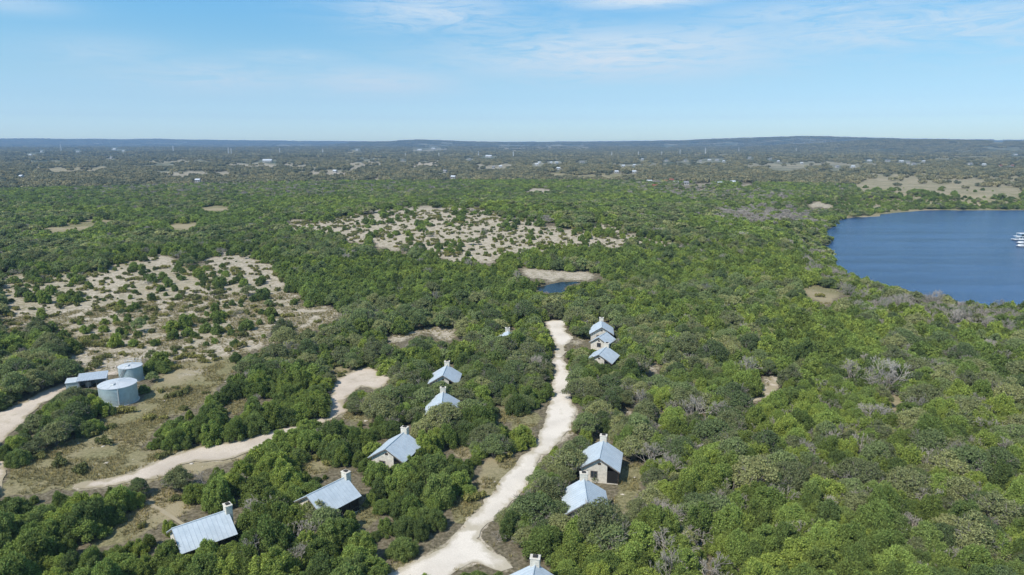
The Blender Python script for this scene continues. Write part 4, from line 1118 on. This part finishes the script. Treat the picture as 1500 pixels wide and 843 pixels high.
# far-off wood: whole stands at a time
def stand(size, ntree, leaf, nleaf):
    Vs, Fs, Ss = [], [], []; off = 0
    for _ in range(ntree):
        a, q = G.random() * 2 * PI, math.sqrt(G.random()) * size / 2
        R = 2.4 + 1.5 * G.random(); H = 3.6 + 2.6 * G.random()
        V_, F_, s_ = leaf_cloud(G, [(0, 0, H * .5, R, H * .42), (R * .5, 0, H * .62, R * .6, H * .34), (-R * .4, R * .4, H * .6, R * .6, H * .34)], nleaf, leaf, .3, .7, .9)
        V_ = V_ + np.array([math.cos(a) * q, math.sin(a) * q, 0]); Vs.append(V_); Fs += [tuple(off + i for i in f) for f in F_]; off += len(V_); Ss.append(s_)
    return np.concatenate(Vs), Fs, np.concatenate(Ss), 0
def far_band(r0, r1, s, thr, seed):
    x, y = jitter_field(r0, r1, s, 43)
    m = ~in_poly(x, y, LAKE); x, y = x[m], y[m]
    z = terrain(x, y); u, v, d = project(x, y, z)
    sp = sample(SPARSE, u, v)
    nz = vnoise(x, y, 210, seed) * .5 + vnoise(x, y, 70, seed + 1) * .3 + vnoise(x, y, 600, seed + 2) * .2
    keep = (nz + .18 * rng.random(len(x)) > thr) & (rng.random(len(x)) > np.minimum(np.sqrt(sp), .97)) & (sum(sample(CLEAR, u + ex * s * .45 * F / d, v - ey * 4.0 * F / d) for ex in (-1, 0, 1) for ey in (0, .5, 1)) < 2)
    return x[keep], y[keep], z[keep]
P, I, RZ, S = [], [], [], []
for (r0, r1, s, thr, i0, n_, zz) in [(1050, 2400, 11.5, .42, 0, 3, 1.0), (2400, 6200, 29, .46, 3, 3, 1.1), (6200, 15500, 84, .46, 6, 2, 1.3)]:
    x, y, z = far_band(r0, r1, s, thr, 41 + i0)
    P.append(np.stack([x, y, z], -1)); I.append(i0 + rng.integers(0, n_, len(x))); RZ.append(rng.random(len(x)) * 2 * PI)
    q = .75 + .55 * rng.random(len(x)); S.append(np.stack([q, q, q * zz], -1))
gn_scatter('far_woods', [stand(13, 5, .85, 46) for _ in range(3)] + [stand(32, 16, 1.5, 22) for _ in range(3)] + [stand(90, 46, 2.6, 12) for _ in range(2)], [M['far_wood']],
           (np.concatenate(P), np.concatenate(I), np.concatenate(RZ), np.concatenate(S)), 'blue green far woods broken by pale fields, reaching to the hills', 'woods')

# grass and stones on open ground
def tuft(n, h, w):
    V_, F_ = [], []
    for i in range(n):
        a = G.random() * 2 * PI; q = G.random() * w; b = Vector((math.cos(a) * q, math.sin(a) * q, 0)); t = Vector((math.cos(a) * h * .5, math.sin(a) * h * .5, h * (.6 + .6 * G.random()))) + b
        sd = Vector((-math.sin(a), math.cos(a), 0)) * .035
        o_ = len(V_); V_ += [tuple(b - sd), tuple(b + sd), tuple(t)]; F_.append((o_, o_ + 1, o_ + 2))
    return np.array(V_), F_, .3 + .7 * G.random(len(F_)), 0
gx, gy_ = jitter_field(84, 290, .52, 39)
gz = terrain(gx, gy_); gu, gv, _ = project(gx, gy_, gz)
gd = sample(blur(GRASS, 3), gu, gv) + .25 * sample(blur(CLEAR, 4), gu, gv)
rdm = np.zeros(len(gx), bool)
for w in ROADW: rdm |= in_poly(gx, gy_, w)
m = (rng.random(len(gx)) < gd * 1.1 * smooth(.25, .6, vnoise(gx, gy_, 4, 77))) & ~rdm
print('grass tufts', m.sum())
q = .6 + .9 * rng.random(m.sum())
gn_scatter('grass', [tuft(16, .34, .28), tuft(20, .26, .38), tuft(12, .5, .2)], [M['dry_grass']], (np.stack([gx[m], gy_[m], gz[m]], -1), rng.integers(0, 3, m.sum()), rng.random(m.sum()) * 6, np.stack([q, q, q], -1)), 'dry olive grass on the clearings around road and tanks', 'grass')
def stone():
    V_ = ICV * (1 + .25 * G.normal(size=(len(ICV), 1))) * np.array([1, .75, .38]); return V_, ICF, np.ones(len(ICF)), 0
gx, gy_ = jitter_field(84, 520, 1.7, 39)
gz = terrain(gx, gy_); gu, gv, _ = project(gx, gy_, gz)
gd = sample(BARE, gu, gv)
rdm = ~placeable(gx, gy_)
m = (rng.random(len(gx)) < gd * .5 * smooth(.35, .7, vnoise(gx, gy_, 8, 78))) & ~rdm
q = .12 + .5 * rng.random(m.sum()) ** 3
gn_scatter('rubble', [stone() for _ in range(4)], [M['rock']], (np.stack([gx[m], gy_[m], gz[m]], -1), rng.integers(0, 4, m.sum()), rng.random(m.sum()) * 6, np.stack([q, q, q], -1)), 'pale limestone rubble lying over the stony glades', 'rubble')

# ------------------------------------------------------------------ far houses and pylons
def far_house(u, v, wpx, wall, roof, label, long=1.0):
    x, y, z = at(u, v); x, y, z = float(x[0]), float(y[0]), float(z[0])
    d = math.hypot(x, y); W = max(6.5, .62 * wpx * d / F); Dp_ = max(6.5, min(14.0, W * .6)); h = 3.2 if W < 16 else 5.0
    rz = math.radians(G.normal() * 10)
    root = tag(empty('far_house', (x, y, z), rz), label, 'house', 'houses scattered through the far woods')
    rh = h + Dp_ * .28
    prof = [(-Dp_/2, -1), (Dp_/2, -1), (Dp_/2, h), (0, rh - .1), (-Dp_/2, h)]
    vv = [(-W/2, a, b) for a, b in prof] + [(W/2, a, b) for a, b in prof]
    MB().add(vv, [(4,3,2,1,0), (5,6,7,8,9), (0,1,6,5), (1,2,7,6), (2,3,8,7), (3,4,9,8), (4,0,5,9)][::1]).build('wall', wall, root)
    rf = MB()
    rf.quad_slab([(-W/2 - .4, 0, rh), (W/2 + .4, 0, rh), (W/2 + .4, Dp_/2 + .5, h - .25), (-W/2 - .4, Dp_/2 + .5, h - .25)], -.2)
    rf.quad_slab([(W/2 + .4, 0, rh), (-W/2 - .4, 0, rh), (-W/2 - .4, -Dp_/2 - .5, h - .25), (W/2 + .4, -Dp_/2 - .5, h - .25)], -.2)
    rf.build('roof', roof, root)
    n = max(2, int(W / 5))
    for k in range(n):
        xx = -W/2 + (k + .5) * W / n
        MB().box(xx - .7, xx + .7, -Dp_/2 - .06, -Dp_/2 + .02, 1.0, 2.4).build('window', M['glass'], root)
wn = {id(W_): 'white', id(T_): 'tan'}; rn = {id(RG): 'grey roof', id(RR): 'red roof', id(RW_): 'pale roof'}
for u, v, w, a, b, adj in HOUSES:
    far_house(u, v, w, a, b, f"{adj + ' ' if adj else ''}far {wn[id(a)]} house, {rn[id(b)]}, {u / 15:.1f}% across, {100 - v / 8.43:.1f}% up")
def pylon(u, v, vtop):
    x, y, z = at(u, v); x, y, z = float(x[0]), float(y[0]), float(z[0])
    d = math.hypot(x, y); Hh = max(16.0, (v - vtop) * d / F)
    root = tag(empty('power_pylon', (x, y, z), G.normal() * .3), f'pale steel power pylon standing above the far woods, {u / 15:.1f}% across', 'pylon', 'power pylons above the far woods')
    b, t = Hh * .075, Hh * .018
    for sx in (-1, 1):
        for sy in (-1, 1): MB().tube((sx * b, sy * b, -1), (sx * t, sy * t, Hh), .45, .30, 4).build('leg', M['pylon'], root)
    br = MB(); n = 6
    for k in range(n):
        f0, f1 = k / n, (k + 1) / n
        w0, w1 = b + (t - b) * f0, b + (t - b) * f1
        for s in (-1, 1):
            br.tube((-w0, s * w0, Hh * f0), (w1, s * w1, Hh * f1), .16, n=3).tube((w0, s * w0, Hh * f0), (-w1, s * w1, Hh * f1), .16, n=3)
    br.build('bracing', M['pylon'], root)
    for f0, w in ((.72, .19), (.84, .15), (.95, .11)):
        MB().tube((-Hh * w, 0, Hh * f0), (Hh * w, 0, Hh * f0), .30, n=4).build('crossarm', M['pylon'], root)
for u, v, vt in [(90,223,214),(254,223.5,215),(335,227,218),(339,227,218.5),(410,226,218),(473,226,219),(594,231,224.5),(643,231,224),(701,230,222),(752,231.5,222.5),(896,230,223),(935,229.5,222.5),(969,229.5,222.5),(996,228,220),(1033,227,217.5),(1082,224,217),(1208,217,211.5),(1166,224,218)]:
    pylon(u, v, vt)

# ------------------------------------------------------------------ sky: air inside a low wide dome, sun, world
SUN_AZ, SUN_EL = math.radians(226), math.radians(50)      # clockwise from +Y
sd = Vector((math.sin(SUN_AZ) * math.cos(SUN_EL), math.cos(SUN_AZ) * math.cos(SUN_EL), math.sin(SUN_EL)))
L_ = D.lights.new('sun', 'SUN'); L_.energy = 5.0; L_.angle = math.radians(.53); L_.color = (1.0, .95, .87)
so = link(D.objects.new('sun', L_)); so.rotation_euler = sd.to_track_quat('Z', 'Y').to_euler(); so.location = (0, 0, 500)

bm = bmesh.new(); bmesh.ops.create_uvsphere(bm, u_segments=64, v_segments=24, radius=1)
for v in bm.verts: v.co = Vector((v.co.x * 19000, v.co.y * 19000, v.co.z * 460 - 30))
me = D.meshes.new('sky'); bm.to_mesh(me); bm.free()
t = NT('hazy air')
vs = t.n('ShaderNodeVolumePrincipled'); vs.inputs['Color'].default_value = (.42, .67, 1.0, 1); vs.inputs['Absorption Color'].default_value = (0, 0, 0, 1); vs.inputs['Density'].default_value = 1.1e-4; vs.inputs['Anisotropy'].default_value = .1
t.l(vs.outputs[0], t.out.inputs['Volume']); me.materials.append(t.m)
tag(link(D.objects.new('sky', me)), kind='structure')

wd = D.worlds.new('World'); scn.world = wd; wd.use_nodes = True
wt = wd.node_tree; wt.nodes.clear()
def wn_(typ, **kw):
    nd = wt.nodes.new(typ)
    for k, v in kw.items(): setattr(nd, k, v)
    return nd
wl = wt.links.new
tc = wn_('ShaderNodeTexCoord')
sx_ = wn_('ShaderNodeSeparateXYZ'); wl(tc.outputs['Generated'], sx_.inputs[0])
def wm(op, a, b=None, clamp=False):
    nd = wn_('ShaderNodeMath', operation=op, use_clamp=clamp)
    for i, q in enumerate((a, b)):
        if q is None: continue
        if isinstance(q, (int, float)): nd.inputs[i].default_value = q
        else: wl(q, nd.inputs[i])
    return nd.outputs[0]
zc = wm('MAXIMUM', sx_.outputs[2], 0.0)
cmb = wn_('ShaderNodeCombineXYZ'); wl(sx_.outputs[0], cmb.inputs[0]); wl(sx_.outputs[1], cmb.inputs[1]); wl(wm('ADD', wm('MULTIPLY', zc, 1.8), .03), cmb.inputs[2])
nrm = wn_('ShaderNodeVectorMath', operation='NORMALIZE'); wl(cmb.outputs[0], nrm.inputs[0])
sky = wn_('ShaderNodeTexSky', sky_type='NISHITA'); sky.sun_disc = False; sky.sun_elevation = SUN_EL; sky.sun_rotation = SUN_AZ; sky.altitude = 300; sky.air_density = 1.0; sky.dust_density = .3; sky.ozone_density = 2.0
wl(nrm.outputs[0], sky.inputs[0])
def wr(f, a, b, lo=0, hi=1):
    nd = wn_('ShaderNodeMapRange', interpolation_type='SMOOTHSTEP'); wl(f, nd.inputs[0])
    for k, v in zip((1, 2, 3, 4), (a, b, lo, hi)): nd.inputs[k].default_value = v
    return nd.outputs[0]
def wmix(f, a, b, mode='MIX'):
    nd = wn_('ShaderNodeMix', data_type='RGBA', blend_type=mode)
    for sk, q in ((nd.inputs[0], f), (nd.inputs[6], a), (nd.inputs[7], b)):
        if isinstance(q, (int, float)): sk.default_value = q
        elif isinstance(q, tuple): sk.default_value = (*q, 1)
        else: wl(q, sk)
    return nd.outputs[2]
TINT = [(0.0, (3.602, 3.531, 2.833)), (0.0063, (3.602, 3.531, 2.833)), (0.0158, (2.95, 2.909, 2.429)), (0.031, (2.205, 2.207, 1.96)), (0.0532, (1.92, 1.99, 1.762)), (0.0823, (1.819, 2.025, 1.735)), (0.116, (1.643, 2.097, 1.841)), (0.151, (1.399, 2.149, 2.01)), (0.183, (1.288, 2.244, 2.23)), (0.5, (1.2, 1.6, 1.7)), (1.0, (1.2, 1.5, 1.5))]
tint = None
for (z0, c0), (z1, c1) in zip(TINT[:-1], TINT[1:]):
    seg = wn_('ShaderNodeMapRange'); seg.data_type = 'FLOAT_VECTOR'
    wl(zc, seg.inputs['Vector'])
    f_ = wn_('ShaderNodeMapRange'); wl(zc, f_.inputs[0]); f_.inputs[1].default_value = z0; f_.inputs[2].default_value = z1
    wt.nodes.remove(seg)
    tint = wmix(f_.outputs[0], c0 if tint is None else tint, c1)
skyc = wmix(1.0, sky.outputs[0], tint, 'MULTIPLY')
# thin cirrus in a few banks low over the horizon, in directions of the sky
az_ = wm('ARCTAN2', sx_.outputs[0], sx_.outputs[1])
mp = wn_('ShaderNodeMapping'); mp.inputs['Scale'].default_value = (1, 1, 6.5); mp.inputs['Rotation'].default_value = (0, .10, 0); mp.inputs['Location'].default_value = (1.7, .6, .3); wl(tc.outputs['Generated'], mp.inputs['Vector'])
def wnoise(scale, detail, rough, dist=0):
    nd = wn_('ShaderNodeTexNoise'); nd.inputs['Scale'].default_value = scale; nd.inputs['Detail'].default_value = detail; nd.inputs['Roughness'].default_value = rough; nd.inputs['Distortion'].default_value = dist
    wl(mp.outputs[0], nd.inputs['Vector']); return nd.outputs['Fac']
cov = None
for cu, cv, hu, hv, amp in [(900,82,230,26,1.0),(1010,70,130,22,.7),(340,120,130,16,.55),(560,122,120,16,.65),(640,20,120,20,.75),(450,92,80,10,.4),(930,2,110,9,1.0),(1330,62,260,22,.75),(1180,34,160,14,.6),(1320,16,140,16,.55),(60,42,60,8,.4),(180,95,80,14,.35),(760,45,160,18,.4),(1500,80,200,26,.5)]:
    ca = math.atan((cu - 750) / F); ce = math.sin(-PITCH + math.atan((421.5 - cv) / F))
    da = wm('DIVIDE', wm('SUBTRACT', az_, ca), hu / F); de = wm('DIVIDE', wm('SUBTRACT', sx_.outputs[2], ce), 1.3 * hv / F)
    g_ = wm('MULTIPLY', wm('POWER', 2.718, wm('MULTIPLY', wm('ADD', wm('MULTIPLY', da, da), wm('MULTIPLY', de, de)), -1.0)), amp)
    cov = g_ if cov is None else wm('MAXIMUM', cov, g_)
far_cov = wm('MULTIPLY', wr(wnoise(1.1, 2, .5), .5, .7), wr(zc, .2, .4, 0, .6))
cov = wm('MAXIMUM', cov, far_cov)
fine = wnoise(13, 10, .70, 1.2); mid_ = wnoise(3.2, 3, .5)
tex = wm('ADD', wm('MULTIPLY', fine, .65), wm('MULTIPLY', mid_, .35))
mask = wm('MULTIPLY', cov, wr(tex, .31, .58))
skyc = wmix(wm('MULTIPLY', mask, .95, True), skyc, (8.4, 9.2, 9.8))
bg = wn_('ShaderNodeBackground'); bg.inputs[1].default_value = .10; wl(skyc, bg.inputs[0])
ow = wn_('ShaderNodeOutputWorld'); wl(bg.outputs[0], ow.inputs[0])

# ------------------------------------------------------------------ camera and render settings
cd = D.cameras.new('camera'); cd.sensor_fit = 'HORIZONTAL'; cd.sensor_width = 36; cd.lens = 36 * F / PW; cd.clip_start = .5; cd.clip_end = 200000
co = link(D.objects.new('camera', cd)); co.location = (0, 0, CZ); co.rotation_euler = (PI / 2 - PITCH, 0, 0)
scn.camera = co
scn.render.engine = 'CYCLES'
c = scn.cycles
c.max_bounces = 5; c.diffuse_bounces = 2; c.glossy_bounces = 2; c.transmission_bounces = 3; c.volume_bounces = 0; c.transparent_max_bounces = 8
c.use_denoising = True
try: c.denoiser = 'OPENIMAGEDENOISE'; c.denoising_prefilter = 'ACCURATE'
except Exception: pass
c.caustics_reflective = False; c.caustics_refractive = False
c.sample_clamp_indirect = 4
scn.view_settings.view_transform = 'Standard'; scn.view_settings.look = 'None'; scn.view_settings.exposure = 0
